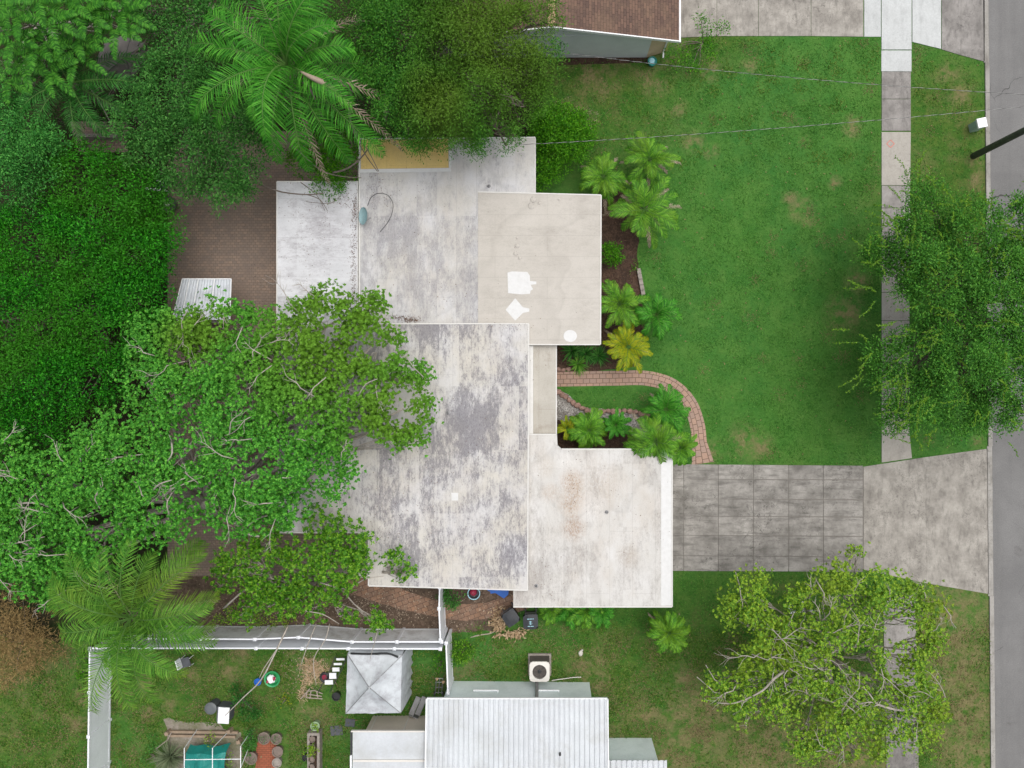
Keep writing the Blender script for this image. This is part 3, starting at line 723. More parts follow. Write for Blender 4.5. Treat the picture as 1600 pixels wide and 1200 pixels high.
M['blade1'] = leaf_mat('grass_blades', [G(0.024, 0.106, 0.013), G(0.055, 0.190, 0.024), G(0.121, 0.291, 0.050)], spec=.08)
M['blade2'] = leaf_mat('weed_leaves', [G(.03, .10, .01), G(.08, .18, .02), G(.17, .22, .05)], spec=.08)
M['blade3'] = leaf_mat('dry_blades', [G(.16, .13, .06), G(.26, .21, .11), G(.12, .12, .04)], spec=.08)
turf('grass_tufts', 150000, (-60, -40, 1560, 1240), .12, .028, 'blade1', 1)
turf('short_grass', 90000, (860, 60, 1380, 1240), .09, .03, 'blade1', 2, clump=(60, 7))
turf('weeds', 70000, (-60, 980, 1560, 1240), .16, .04, 'blade2', 3, clump=(50, 6))
turf('weeds', 5000, (860, 60, 1560, 260), .14, .035, 'blade2', 4, clump=(50, 7))
turf('dry_grass', 42000, (-60, 980, 1560, 1240), .12, .03, 'blade3', 5, clump=(120, 9))
turf('dry_grass', 4500, (860, 60, 1540, 730), .10, .025, 'blade3', 6, clump=(60, 6))
M['litterg'] = leaf_mat('fallen_lawn_leaves', [G(.20, .13, .07), G(.32, .24, .12), G(.10, .07, .04)], spec=.1)
turf('lawn_litter', 2200, (-60, -40, 1560, 1240), .10, .05, 'litterg', 7, z=.03, flat=.1)

# ------------------------------------------------------------------ main house
hz = thing('flat_roof_house', 'long white flat-roofed house with stained beige and grey roof sections', 'house', P(720, 600))
def roof(poly, z, mat, name='roof_section', th=.28, trim=True, skip=None):
    pp = PP(poly, z); m = MB(); m.prism(pp, z-th, z); o = m.build(name, mat, hz)
    if trim:
        t = MB(); n = len(pp)
        a = sum(pp[i].x*pp[(i+1) % n].y-pp[(i+1) % n].x*pp[i].y for i in range(n))
        if a < 0: pp = pp[::-1]
        for i in range(n):
            a, b = pp[i], pp[(i+1) % n]; dd = (b-a).normalized(); nn = Vector((dd.y, -dd.x, 0))
            if trim is not True and not any((nn.x*qx+nn.y*qy) > .9 for qx, qy in trim): continue
            if skip and any((Vector((a.x, a.y))+Vector((b.x, b.y))).length*0 + abs((a.x+b.x)/2-P(k[0], k[1], z).x) < .4 and abs((a.y+b.y)/2-P(k[0], k[1], z).y) < .4 for k in skip): continue
            t.prism([a+nn*.035-dd*.0, b+nn*.035, b-nn*.02, a-nn*.02], z-.13, z+.012+i*.0015)
        if t.v: t.build('roof_edge', M['trim'], o)
    return o
rA = roof([(433, 284), (559, 284), (559, 507), (433, 507)], 2.72, M['roofA'])
rB = roof([(562, 217), (836, 215), (836, 301), (747, 301), (747, 505), (562, 505)], 2.95, M['roofB'], trim=[(0, 1), (1, 0), (-1, 0)], skip=[(747, 403)])
rC = roof([(747, 300), (939, 305), (938, 538), (826, 538), (826, 505), (747, 505)], 2.985, M['roofC'], trim=[(0, 1), (1, 0), (0, -1)], skip=[(786, 505)])
rD = roof([(433, 506), (826, 506), (824, 922), (576, 915), (576, 832), (436, 832)], 3.18, M['roofD'])
rE = roof([(825, 538), (869, 538), (869, 702), (825, 702)], 2.62, M['roofE'], trim=[(1, 0)])
rF = roof([(825, 679), (869, 679), (870, 695), (878, 702), (1050, 702), (1050, 948), (802, 948), (802, 922), (825, 922)], 2.86, M['roofF'], trim=[(0, 1), (1, 0), (0, -1)])
m = MB(); m.prism(PP([(826, 540), (833, 540), (833, 679), (826, 679)], 2.8), 2.6, 2.80); m.build('parapet', M['trim'], hz)
m = MB(); m.prism(PP([(564, 218), (700, 217), (701, 262), (564, 264)], 2.97), 2.93, 2.975); o = m.build('yellow_roof_patch', M['yellow'], hz); o['label'] = 'ochre yellow flat roof patch at the top edge'
m = MB(); m.prism(PP([(562, 264.5), (704, 262.5), (705, 268), (562, 270)], 2.97), 2.93, 2.984); m.prism(PP([(701.5, 236), (706, 236), (705, 262), (701.5, 262)], 2.97), 2.93, 2.984)
m.build('patch_rim', M['sealant'], hz)
m = MB(); m.prism(PP([(1033, 704), (1049, 704), (1049, 946), (1033, 946)], 2.87), 2.84, 2.868); m.build('roof_border', M['sealant'], hz)
def patch(poly, z, nm='sealant_patch'):
    m = MB(); m.prism(PP(poly, z), z-.02, z+.007); m.build(nm, M['sealant'], hz)
patch([(793, 426), (800, 424), (824, 425), (828, 431), (828, 439), (838, 440), (838, 444), (829, 445), (833, 452), (829, 454), (828, 459), (815, 460), (794, 458)], 2.985)
patch([(805, 466), (817, 480), (827, 482), (827, 487), (817, 489), (805, 501), (790, 484)], 2.985)
patch([(891+10.5*math.cos(a/18*math.pi*2), 525+9.5*math.sin(a/18*math.pi*2)) for a in range(18)], 2.985)
patch([(705, 770), (716, 770), (716, 782), (706, 782)], 3.18)
rr = random.Random(4)
for x, y, r in ((833, 312, 5), (830, 322, 5.5), (843, 317, 3), (808, 384, 4), (806, 396, 4), (812, 403, 3), (874, 312, 2.5), (808, 372, 2)):
    c = P(x, y, 2.985); rad = m_of(r, 2.985); m = MB(); m.lathe((c.x, c.y, 2.98), [(rad, 0), (rad*.8, .018), (rad*.3, .028)], 12); m.build('roof_blister', M['roofC'], hz, True)
for x, y in ((764, 291), (700, 645), (948, 800), (620, 700), (838, 915)):
    z = {764: 2.95, 948: 2.86, 838: 2.86}.get(x, 3.18); c = P(x, y, z); m = MB(); m.lathe((c.x, c.y, z-.02), [(.09, 0), (.09, .03), (.045, .05), (.045, .22), (.03, .22), (.03, .1)], 12); m.build('vent_pipe', M['grey'], hz)
# walls
def wall_box(poly, z1, inset=.45):
    pp = PP(poly, 2.9); c = sum(pp, Vector())/len(pp); m = MB()
    n = len(pp); a = sum(pp[i].x*pp[(i+1) % n].y-pp[(i+1) % n].x*pp[i].y for i in range(n)); sg = 1 if a > 0 else -1
    q = []
    for i in range(n):
        p0, p1, p2 = pp[i-1], pp[i], pp[(i+1) % n]; d1 = (p1-p0).normalized(); d2 = (p2-p1).normalized()
        n1 = Vector((-d1.y, d1.x, 0))*sg; n2 = Vector((-d2.y, d2.x, 0))*sg
        b = (n1+n2); b = b/max(.3, b.dot(n1)); q.append(p1+b*inset)
    m.prism(q, -.05, z1); return m
wall_box([(433, 284), (559, 284), (559, 832), (436, 832)], 2.4).build('wall', M['stucco'], hz)
wall_box([(540, 217), (836, 217), (836, 303), (939, 303), (939, 538), (869, 538), (869, 702), (840, 702), (840, 922), (540, 922)], 2.4).build('wall', M['stucco'], hz)
wall_box([(802, 702), (1050, 702), (1050, 948), (802, 948)], 2.55).build('wall', M['stucco'], hz)
gx = P(1050, 0, 2.9).x-.45; gy = (P(0, 725, 0).y+P(0, 892, 0).y)/2
m = MB()
for k in range(4): m.box((gx+.03, gy, .3+k*.53), (.08, 4.9, .5))
m.build('garage_door', M['gdoor'], hz)
ex = P(869, 0, 2.9).x-.45; m = MB(); m.box((ex+.02, P(0, 592).y, 1.02), (.07, .95, 2.05)); dr = m.build('door', M['wood'], hz)
m = MB(); m.box((ex+.08, P(0, 592).y-.36, 1.0), (.06, .04, .12)); m.build('handle', M['grey'], dr)
for y in (345, 420, 495):
    xx = P(939, 0, 2.9).x-.45; yy = P(0, y, 2.9).y; m = MB(); m.box((xx+.01, yy, 1.4), (.05, 1.4, 1.1)); w = m.build('window', M['glass'], hz)
    m = MB(); m.box((xx+.03, yy, .82), (.09, 1.6, .06)); m.box((xx+.03, yy, 1.98), (.09, 1.6, .06)); m.box((xx+.03, yy-.73, 1.4), (.09, .06, 1.1)); m.box((xx+.03, yy+.73, 1.4), (.09, .06, 1.1)); m.build('frame', M['trim'], w)

# satellite dish
c = P(568, 338, 3.25); t = thing('satellite_dish', 'blue-grey oval satellite dish on the white flat roof', 'satellite dish', P(568, 338, 2.75))
m = MB(); N = 24; ring = []; vs = [(c.x, c.y, c.z)]; fs = []
for j in range(1, 5):
    for k in range(N):
        a = 2*math.pi*k/N; r = j/4; x = .24*r*math.cos(a); y = .42*r*math.sin(a)
        vs.append((c.x+x, c.y+y, c.z+.10*r*r+x*.6))
for k in range(N): fs.append((0, 1+k, 1+(k+1) % N))
for j in range(3):
    for k in range(N): fs.append((1+j*N+k, 1+(j+1)*N+k, 1+(j+1)*N+(k+1) % N, 1+j*N+(k+1) % N))
b = len(vs); vs += [(x, y, z-.015) for x, y, z in vs[:b]]; fs += [tuple(reversed([i+b for i in f_])) for f_ in fs]
fs += [(1+3*N+k, 1+3*N+(k+1) % N+0, b+1+3*N+(k+1) % N, b+1+3*N+k) for k in range(N)]
m.add(vs, fs); m.build('reflector', M['dish'], t, True)
m = MB(); m.tube([c+Vector((0, -.3, .0)), c+Vector((.35, -.15, .22))], .012, 6); m.box(c+Vector((.36, -.13, .23)), (.1, .06, .06)); m.build('receiver_arm', M['grey'], t)
m = MB(); m.tube([Vector((c.x, c.y, 2.7)), c], .025, 8); m.build('mast', M['grey'], t)
for a in range(3):
    m = MB(); m.tube([Vector((c.x, c.y, 2.99)), Vector((c.x+.35*math.cos(a*2.1), c.y+.35*math.sin(a*2.1), 2.76))], .012, 5); m.build('leg', M['grey'], t)
m = MB(); m.tube(smoothpath([P(x, y, 2.99) for x, y in ((574, 322), (580, 308), (592, 302), (606, 305), (614, 318), (612, 335), (604, 350), (594, 362))]), .012, 5)
tag(m.build('roof_cable', M['dark'], org=P(594, 320, 2.97)), 'thin black cable curling over the roof beside the dish', 'cable')
# litter on the roofs
rng = np.random.default_rng(5)
def litter(name, spots, z, n, label_kind='stuff', mat='litter', size=.05):
    C = []
    for x, y, sx, sy, k in spots:
        q = rng.normal(size=(int(k*n), 2)); C.append(np.array([P(x+a*sx, y+b*sy, z) for a, b in q]))
    C = np.concatenate(C); C[:, 2] = z+.012+rng.random(len(C))*.02
    v, f = leaves(C, np.tile([0, 0, 1.], (len(C), 1))+rng.normal(size=(len(C), 3))*.2, np.c_[rng.normal(size=(len(C), 2)), np.zeros(len(C))], size*rng.uniform(.6, 1.6, len(C)), size*.5*rng.uniform(.6, 1.4, len(C)))
    o = mk(name, v, f, M[mat]); o['kind'] = 'stuff'; return o
litter('fallen_leaves', [(555, 330, 3, 12, 1.0), (552, 395, 3, 25, 1.0), (553, 455, 2, 18, .6), (540, 310, 14, 8, .5), (480, 380, 30, 60, .8), (500, 310, 25, 14, .5)], 2.72, 170)
litter('roof_debris', [(642, 500, 7, 2, 1.5), (620, 496, 14, 2, 1), (590, 300, 18, 12, .5), (650, 380, 60, 60, .6), (585, 260, 20, 10, .3), (700, 470, 60, 25, .4)], 2.95, 110)
litter('roof_twigs', [(640, 770, 60, 60, 1.2), (760, 640, 50, 80, .8), (600, 850, 25, 40, .8), (790, 510, 25, 3, .3)], 3.18, 120)
litter('garage_debris', [(895, 750, 6, 30, .5), (980, 800, 50, 80, .8), (845, 900, 20, 30, .5)], 2.86, 80)
litter('yard_debris', [(520, 945, 90, 16, 2.5), (400, 950, 50, 16, 1.5), (620, 960, 50, 12, 1.0), (480, 1045, 18, 22, 1.0), (600, 925, 60, 10, .6), (740, 950, 40, 15, .6), (360, 880, 30, 40, 1.0)], .02, 260, size=.08, mat='deadleaf')
litter('bed_debris', [(975, 360, 12, 40, 1.0), (960, 430, 15, 15, .6), (890, 560, 15, 10, .4), (900, 660, 22, 12, .5)], .02, 120, size=.06)
litter('patio_debris', [(340, 350, 45, 60, 1.0), (400, 300, 20, 20, .4), (410, 450, 20, 30, .6)], .016, 150, size=.05)

# ------------------------------------------------------------------ patio awning by the house
t = thing('patio_awning', 'small white corrugated awning on a brick patio beside the dense hedge', 'awning', P(318, 460))
a, b, c, dd = P(286, 436, 2.25), P(362, 436, 2.25), P(360, 500, 2.1), P(270, 500, 2.1)
m = MB(); NN = 36
for k in range(NN):
    u0, u1 = k/NN, (k+1)/NN; p, q, r, s = a.lerp(b, u0), a.lerp(b, u1), dd.lerp(c, u1), dd.lerp(c, u0); z0 = .03*(k % 2); z1 = .03*((k+1) % 2)
    m.add([p+Vector((0, 0, z0)), q+Vector((0, 0, z1)), r+Vector((0, 0, z1)), s+Vector((0, 0, z0)), p-Vector((0, 0, .01-z0)), q-Vector((0, 0, .01-z1)), r-Vector((0, 0, .01-z1)), s-Vector((0, 0, .01-z0))], [(3, 2, 1, 0), (4, 5, 6, 7), (0, 1, 5, 4), (2, 3, 7, 6)])
m.build('roof_sheet', plain('awning_sheet', (.55, .58, .62), .5, .1, 1.5, grime=(.3, .31, .32), gamt=.6), t)
for k, (p, q) in enumerate(((a, b), (b, c), (a, dd), (a.lerp(b, .33), dd.lerp(c, .33)), (a.lerp(b, .66), dd.lerp(c, .66)), (a.lerp(b, .15), dd.lerp(c, .15)))):
    m = MB(); m.beam(p+Vector((0, 0, .055)), q+Vector((0, 0, .055)), .045, .03); m.build('batten', M['whitep'], t)
for p in (a.lerp(b, .1), a.lerp(b, .45), dd.lerp(c, .45), dd.lerp(c, .1)):
    m = MB(); m.box((p.x, p.y, p.z/2), (.08, .08, p.z-.02)); m.build('post', M['whitep'], t)

# ------------------------------------------------------------------ neighbour house, north
t = thing('gabled_house', 'house with brown shingle gable roof and white gutter', 'house', P(900, 0))
def shingle():
    s = Nt('brown_shingles'); p = s.flat()
    br = s.n('TexBrick', {'Vector': s.map(p, rot=(0, 0, R(90))), 'Scale': 1.0, 'Mortar Size': .012, 'Mortar Smooth': .4, 'Brick Width': .30, 'Row Height': .14, 'Color1': (.155, .095, .072, 1), 'Color2': (.085, .056, .048, 1), 'Mortar': (.035, .025, .022, 1)})
    n = s.noise(p, 25, 4, .7); col = s.mix(s.ramp(n, .4, .7, 0, .5), br.outputs['Color'], (.20, .14, .11))
    n = s.noise(p, .9, 5, .7); col = s.mix(s.ramp(n, .45, .65, 0, .4), col, (.22, .15, .10))
    s.bump(br.outputs['Fac'], -.4, .02); return s.done(col, .95, .1)
M['shingle'] = shingle()
E = P(1061, 64, 2.55); zr = 4.0; rx = P(862, 0, zr).x; sth = E.y; nth = sth+13; wx = 2*rx-E.x
wsy = P(0, 90).y; wx1 = P(1010, 0).x
m = MB()
for x0, x1 in ((E.x, rx), (wx, rx)):
    for y0 in (0,):
        vs = [(x0, sth, 2.55), (x1, sth, zr), (x1, nth, zr), (x0, nth, 2.55)]; vs += [(x, y, z-.12) for x, y, z in vs]
        fl = x0 > x1
        m.add(vs, [(0, 3, 2, 1) if fl is False else (0, 3, 2, 1)[::-1], (4, 5, 6, 7), (0, 1, 5, 4), (2, 3, 7, 6), (0, 4, 7, 3)])
m.build('roof', M['shingle'], t)
m = MB()
for k in range(44):
    y = sth+.15+k*.29; m.box((rx, y, zr+.012), (.34, .26, .03), tilt=(0, .06))
m.build('ridge_cap', plain('tan_ridge', (.34, .24, .14), .9, .25, 4), t)
m = MB(); m.tube([(E.x+.04, sth-.05, 2.5), (E.x+.04, nth, 2.5)], .06, 8); m.build('gutter', M['whitep'], t)
m = MB(); m.beam((E.x, sth-.03, 2.52), (rx, sth-.03, zr-.03), .05, .18); m.beam((wx, sth-.03, 2.52), (rx, sth-.03, zr-.03), .05, .18); m.build('rake_board', M['whitep'], t)
m = MB(); x0 = wx+.5; x1 = wx1; m.prism([(x0, wsy), (x1, wsy), (x1, nth-.4), (x0, nth-.4)], -.05, 2.45); m.build('wall', M['greywall'], t)
m = MB(); m.prism([(x1+.003, wsy), (P(1034, 0).x, wsy+.25), (P(1034, 0).x, nth-.5), (x1+.003, nth-.5)], -.05, 2.42); o = m.build('wall', M['beigewall'], t); o['label'] = 'beige corner section of the wall'
gx = wsy+.02; m = MB(); m.add([(x0, gx, 2.45), (x1, gx, 2.45), (x1, gx, 2.62), (rx, gx, zr-.2), (x0, gx, 2.62), (x0, gx+.1, 2.45), (x1, gx+.1, 2.45), (x1, gx+.1, 2.62), (rx, gx+.1, zr-.2), (x0, gx+.1, 2.62)], [(0, 1, 2, 3, 4), (9, 8, 7, 6, 5), (0, 4, 9, 5), (1, 6, 7, 2)]); m.build('gable', M['greywall'], t)
m = MB(); xd = P(1034, 0).x+.05; m.tube([(xd+.2, sth+.02, 2.45), (xd, wsy+.22, 2.25), (xd, wsy+.22, .25), (xd, wsy-.1, .1)], .045, 8); m.build('downspout', M['whitep'], t)
m = MB(); m.prism([(P(872, 0).x, wsy-.4), (P(1015, 0).x, wsy-.25), (P(1015, 0).x, wsy), (P(872, 0).x, wsy)], -.02, .012); struct('wall_bed', m, M['mulch'])
# bucket / hose pot
c = P(1018, 100); t = thing('plant_pot', 'teal plastic tub with a pale lid at the shingle house corner', 'tub', c)
m = MB(); m.lathe(c, [(.16, 0), (.22, .35), (.24, .36), (.21, .34), (.19, .3)], 18); m.build('tub', M['tealp'], t, False)
m = MB(); m.lathe(c+Vector((-.03, .03, .31)), [(.15, 0), (.14, .05), (.05, .08)], 14); m.build('lid', M['lblue'], t)

# ------------------------------------------------------------------ neighbour house, south
t = thing('metal_roof_house', 'pale blue house with a ribbed white metal roof', 'house', P(800, 1250))
EZ = 2.55
def ribbed(x0, x1, y0, y1, z0, z1, pitch_m, name='roof', mat=None, tilt_y=True):
    a = P(x0, y0, z0); b = P(x1, y0, z0); ysouth = P(0, y1, z0).y
    m = MB(); n = int((b.x-a.x)/pitch_m); w = (b.x-a.x)/n; vs = []; prof = []
    for k in range(n):
        u = a.x+k*w; prof += [(u, 0), (u+w*.30, 0), (u+w*.42, .045), (u+w*.58, .045), (u+w*.70, 0)]
    prof.append((b.x, 0)); N = len(prof)
    for yy, zz in ((a.y, z0), (ysouth, z1)):
        vs += [(x, yy, zz+h) for x, h in prof]
    for yy, zz in ((a.y, z0), (ysouth, z1)):
        vs += [(x, yy, zz+h-.02) for x, h in prof]
    fs = [(N+k, N+k+1, k+1, k) for k in range(N-1)]+[(2*N+k, 2*N+k+1, 3*N+k+1, 3*N+k) for k in range(N-1)]+[(k, k+1, 2*N+k+1, 2*N+k) for k in range(N-1)]
    m.add(vs, fs); return m.build(name, mat or M['metalroof'], t)
M['metalroof'] = plain('white_metal_roof', (.53, .555, .575), .45, .07, .9, grime=(.38, .385, .37), gamt=.6)
ribbed(667, 949, 1092, 1330, EZ, 3.3, .24)
ribbed(951, 1042, 1188, 1330, 2.5, 2.8, .24)
m = MB(); a = P(667, 1092, EZ); b = P(949, 1092, EZ); m.beam((a.x, a.y+.02, EZ-.03), (b.x, b.y+.02, EZ-.03), .05, .12); m.beam((b.x+.02, b.y, EZ), (b.x+.02, P(0, 1330, EZ).y, 3.3), .05, .12); m.beam((a.x-.02, a.y, EZ), (a.x-.02, P(0, 1330, EZ).y, 3.3), .05, .12); m.build('fascia', M['whitep'], t)
m = MB(); m.prism(PP([(702, 1064), (921, 1066), (921, 1300), (702, 1300)]), -.05, EZ-.12); w = m.build('wall', M['bluewall'], t)
m = MB(); m.prism(PP([(921.3, 1153), (1018, 1153), (1018, 1300), (921.3, 1300)]), -.05, 2.38); m.build('wall', M['bluewall'], t)
for px0, px1 in ((745, 780), (838, 872)):
    a = P(px0, 1064.5); b = P(px1, 1064.5); m = MB(); m.box(((a.x+b.x)/2, a.y+.02, 1.75), (b.x-a.x, .06, 1.0)); o = m.build('window_shutter', M['bluewall'], t)
    m = MB(); m.box(((a.x+b.x)/2, a.y+.05, 1.22), (b.x-a.x+.1, .12, .06)); m.build('sill', M['whitep'], o)
c = P(875, 1178, 2.9); m = MB(); m.lathe((c.x, c.y, 2.7), [(.13, 0), (.13, .06), (.055, .1), (.055, .3), (.035, .3), (.035, .1)], 12); m.build('vent_pipe', M['dark'], t)
# patio roof annexe
m = MB(); z = 2.5; m.prism(PP([(551, 1144), (665, 1144), (665, 1330), (551, 1330)], z), z-.08, z); m.build('patio_roof', M['metalroof'], t)
m = MB(); a = P(549, 1142, z); m.beam((a.x, a.y, z+.01), (P(665, 0, z).x, a.y, z+.01), .06, .12); m.beam((a.x+.1, P(0, 1188, z).y, z+.035), (P(665, 0, z).x, P(0, 1188, z).y, z+.035), .09, .06); m.build('fascia', M['offwhite'], t)
m = MB(); m.beam((a.x-.01, a.y, z-.02), (a.x-.01, P(0, 1179, z).y, z-.02), .07, .1); m.build('gutter', M['dark'], t)
m = MB(); m.beam((a.x-.01, P(0, 1179.5, z).y, z-.0), (a.x-.01, P(0, 1330, z).y, z), .08, .13); m.build('gutter', M['whitep'], t)
m = MB(); m.prism(PP([(583, 1118), (665, 1118), (700, 1118), (700, 1290), (583, 1290)]), -.05, 2.40); m.build('wall', M['tanwall'], t)
for x in (590, 640):
    m = MB(); c = P(x, 1117.5); m.box((c.x, c.y, 1.2), (.05, .03, 2.3)); m.build('wall_batten', M['offwhite'], t)

# ------------------------------------------------------------------ fences
def fence(label, line, z=1.83, mat='vinyl', panel=None, post_every=2.35, name='vinyl_fence', group='white vinyl fences'):
    pts = [P(x, y, z) for x, y in line]; b = Vector((pts[0].x, pts[0].y, 0))
    t = thing(name, label, 'fence', b, group)
    pm = MB(); rm = MB(); lm_ = MB(); acc = []
    for i in range(len(pts)-1):
        a, c = pts[i], pts[i+1]; d_ = (c-a); L = d_.length; d_.normalize()
        n = max(1, round(L/post_every))
        for k in range(n):
            p, q = a.lerp(c, k/n), a.lerp(c, (k+1)/n)
            nb = 1
            for j in range(nb):
                u, v_ = p.lerp(q, (j+.01)/nb), p.lerp(q, (j+.99)/nb)
                pm.beam((u.x, u.y, z/2), (v_.x, v_.y, z/2), .035, z-.16)
            if k or i == 0 or True: acc.append(p)
        rm.beam((a.x, a.y, z-.06), (c.x, c.y, z-.06), .07, .12); lm_.beam((a.x, a.y, .12), (c.x, c.y, .12), .06, .12)
    acc.append(pts[-1])
    pm.build('panel', M[panel or mat], t); rm.build('rail', M['vinyl'], t); lm_.build('rail', M['vinyl'], t)
    for p in acc:
        m = MB(); m.box((p.x, p.y, z/2), (.13, .13, z+.03)); po = m.build('post', M['vinyl'], t)
        m = MB(); m.add([(p.x-.085, p.y-.085, z+.017), (p.x+.085, p.y-.085, z+.017), (p.x+.085, p.y+.085, z+.017), (p.x-.085, p.y+.085, z+.017), (p.x, p.y, z+.08)], [(0, 1, 4), (1, 2, 4), (2, 3, 4), (3, 0, 4), (3, 2, 1, 0)]); m.build('post_cap', M['vinyl'], po)
    return t
fence('white vinyl fence running down between the left lawn and the cluttered yard', [(140, 1013), (136, 1290)])
fence('grimy white fence north of its twin, running from palm to gate', [(230, 998), (398, 999), (466, 996), (550, 1003), (690, 1003)], panel='vinyld')
fence('white fence just below the grimy one, backing onto the cluttered yard', [(140, 1013), (234, 1013), (400, 1013), (688, 1014)])
fence('short white gate fence joining the stained roof edge to the grimy fence', [(687, 918), (686, 951), (688, 1000)], post_every=1.6)
fence('white fence stub beside the round shrub, ending at the pale blue house', [(697, 1005), (700, 1084)])

# ------------------------------------------------------------------ air conditioner
c = P(843, 1050, .95); c.z = 0; t = thing('air_conditioner', 'square beige air conditioner with a round fan grille by the blue wall', 'air conditioner', c)
w = 1.02; zt = .95
m = MB(); m.box((c.x, c.y+.02, .05), (1.2, 1.15, .1)); m.build('pad', M['gstone'], t)
m = MB()
for k in range(14): m.box((c.x, c.y, .13+k*.055), (w-.05+.03*(k % 2), w-.05+.03*(k % 2), .054))
m.build('coil_housing', plain('ac_coil', (.10, .085, .075), .7, .15, 8), t)
m = MB(); N = 32; R1 = .36
for i in range(N):
    a0, a1 = 2*math.pi*i/N, 2*math.pi*(i+1)/N
    def sqp(a):
        k = w/2/max(abs(math.cos(a)), abs(math.sin(a))); r = min(k, w/2*1.28); return (c.x+r*math.cos(a), c.y+r*math.sin(a))
    o0, o1 = sqp(a0), sqp(a1); i0 = (c.x+R1*math.cos(a0), c.y+R1*math.sin(a0)); i1 = (c.x+R1*math.cos(a1), c.y+R1*math.sin(a1))
    m.add([(*i0, zt), (*o0, zt-.02), (*o1, zt-.02), (*i1, zt), (*i0, zt-.1), (*o0, zt-.1), (*o1, zt-.1), (*i1, zt-.1)], [(0, 1, 2, 3), (7, 6, 5, 4), (1, 5, 6, 2), (0, 3, 7, 4)])
m.build('top_panel', M['offwhite'], t)
m = MB(); m.lathe((c.x, c.y, zt-.28), [(.36, 0), (.36, .005)], 24); m.build('fan_well', M['black'], t)
m = MB(); m.lathe((c.x, c.y, zt-.12), [(.09, 0), (.09, .06), (.05, .08)], 14)
m.build('fan_hub', M['dark'], t)
for k in range(4):
    a = k*math.pi/2+.5; m = MB(); ca, sa = math.cos(a), math.sin(a); pts = []
    for r_, h_, wd_ in ((.08, .0, .07), (.2, .0, .13), (.32, .0, .16)):
        pts.append((Vector((c.x+ca*r_-sa*wd_, c.y+sa*r_+ca*wd_, zt-.13)), Vector((c.x+ca*r_+sa*wd_, c.y+sa*r_-ca*wd_, zt-.2))))
    vs = [q for p_ in pts for q in p_]; vs += [q-Vector((0, 0, .006)) for q in vs]
    m.add(vs, [(0, 1, 3, 2), (2, 3, 5, 4), (6, 8, 9, 7), (8, 10, 11, 9)]); m.build('fan_blade', plain('fan_blade', (.16, .17, .18), .4, .1) if k == 0 else bpy.data.materials['fan_blade'], t)
m = MB()
for r_ in (.12, .2, .28, .35): m.tube([(c.x+r_*math.cos(a*math.pi/12), c.y+r_*math.sin(a*math.pi/12), zt+.005) for a in range(25)], .005, 4)
for k in range(8): a = k*math.pi/4; m.tube([(c.x, c.y, zt+.012), (c.x+.37*math.cos(a), c.y+.37*math.sin(a), zt+.006)], .006, 4)
m.build('grille', M['dark'], t)
m = MB(); m.tube([(c.x-.15, c.y-.45, .5), (c.x-.15, c.y-.62, .55), (c.x-.13, P(0, 1063).y+.05, 1.0), (c.x-.13, P(0, 1063).y+.05, 2.2)], .085, 10); m.build('duct', M['grey'], t)
m = MB(); a = P(862, 1060); m.tube([(a.x, a.y, .25), (a.x+1.1, a.y+.1, .12), (P(908, 0).x, P(0, 1057).y, .08)], .022, 6); tag(m.build('drain_pipe', M['offwhite'], org=P(885, 1059)), 'thin white pipe lying on the grass beside the air conditioner', 'pipe')

# ------------------------------------------------------------------ canopy tent
t = thing('canopy_tent', 'grimy pale grey pop-up canopy tent with hanging side curtains', 'canopy tent', P(590, 1065))
cz = 2.15; cor = [P(543, 1022, cz), P(628, 1024, cz), P(626, 1114, cz), P(540, 1115, cz)]; pk = P(577, 1074, 3.0)
rng2 = random.Random(3); m = MB(); NG = 14
for s_ in range(4):
    a, b = cor[s_], cor[(s_+1) % 4]; vs = []
    for i in range(NG+1):
        for j in range(NG+1):
            u = i/NG; v_ = j/NG; q = a.lerp(b, v_); e = pk.lerp(q, u)
            sag = -.16*math.sin(math.pi*u)*math.sin(math.pi*v_)+((.03*math.sin(v_*17+u*5)+.02*math.sin(v_*31+s_+u*3))*u+rng2.uniform(-.012, .012))*math.sin(math.pi*v_)
            vs.append(e+Vector((0, 0, sag)))
    m.add(vs, [(i*(NG+1)+j, (i+1)*(NG+1)+j, (i+1)*(NG+1)+j+1, i*(NG+1)+j+1) for i in range(NG) for j in range(NG)])
m.build('canopy', M['canopy'], t, True)
for i in range(4):
    m = MB(); m.tube([pk+Vector((0, 0, .02))]+[pk.lerp(cor[i], .5)+Vector((0, 0, .015)), cor[i]+Vector((0, 0, .01))], .016, 5); m.build('seam', M['grey'], t)
m = MB(); m.tube([pk-Vector((0, 0, .1)), pk+Vector((0, 0, .05))], [.04, .02], 8); m.build('finial', M['whitep'], t)
for s_ in range(4):
    a, b = cor[s_], cor[(s_+1) % 4]; m = MB(); K = 26; vs = []; dd = (b-a).normalized(); nn = Vector((dd.y, -dd.x, 0))
    if (a+b).dot(nn)*.5 < ((cor[0]+cor[2])*.5).dot(nn): nn = -nn
    for j in range(K+1):
        q = a.lerp(b, j/K)
        for h_, o_ in ((1.0, 0), (.93, .03), (.6, .07), (.3, .09), (.02, .12)):
            vs.append(Vector((q.x, q.y, 0))+Vector((0, 0, cz*h_))+nn*(o_+(.05*math.sin(j*1.3)+.03*math.sin(j*2.9))*(1-h_)))
    m.add(vs, [(j*5+k, (j+1)*5+k, (j+1)*5+k+1, j*5+k+1) for j in range(K) for k in range(4)])
    m.build('curtain', M['canopy'], t, True)
for q in cor:
    m = MB(); m.tube([(q.x, q.y, 0), (q.x, q.y, cz)], .022, 6); m.build('leg', M['grey'], t)
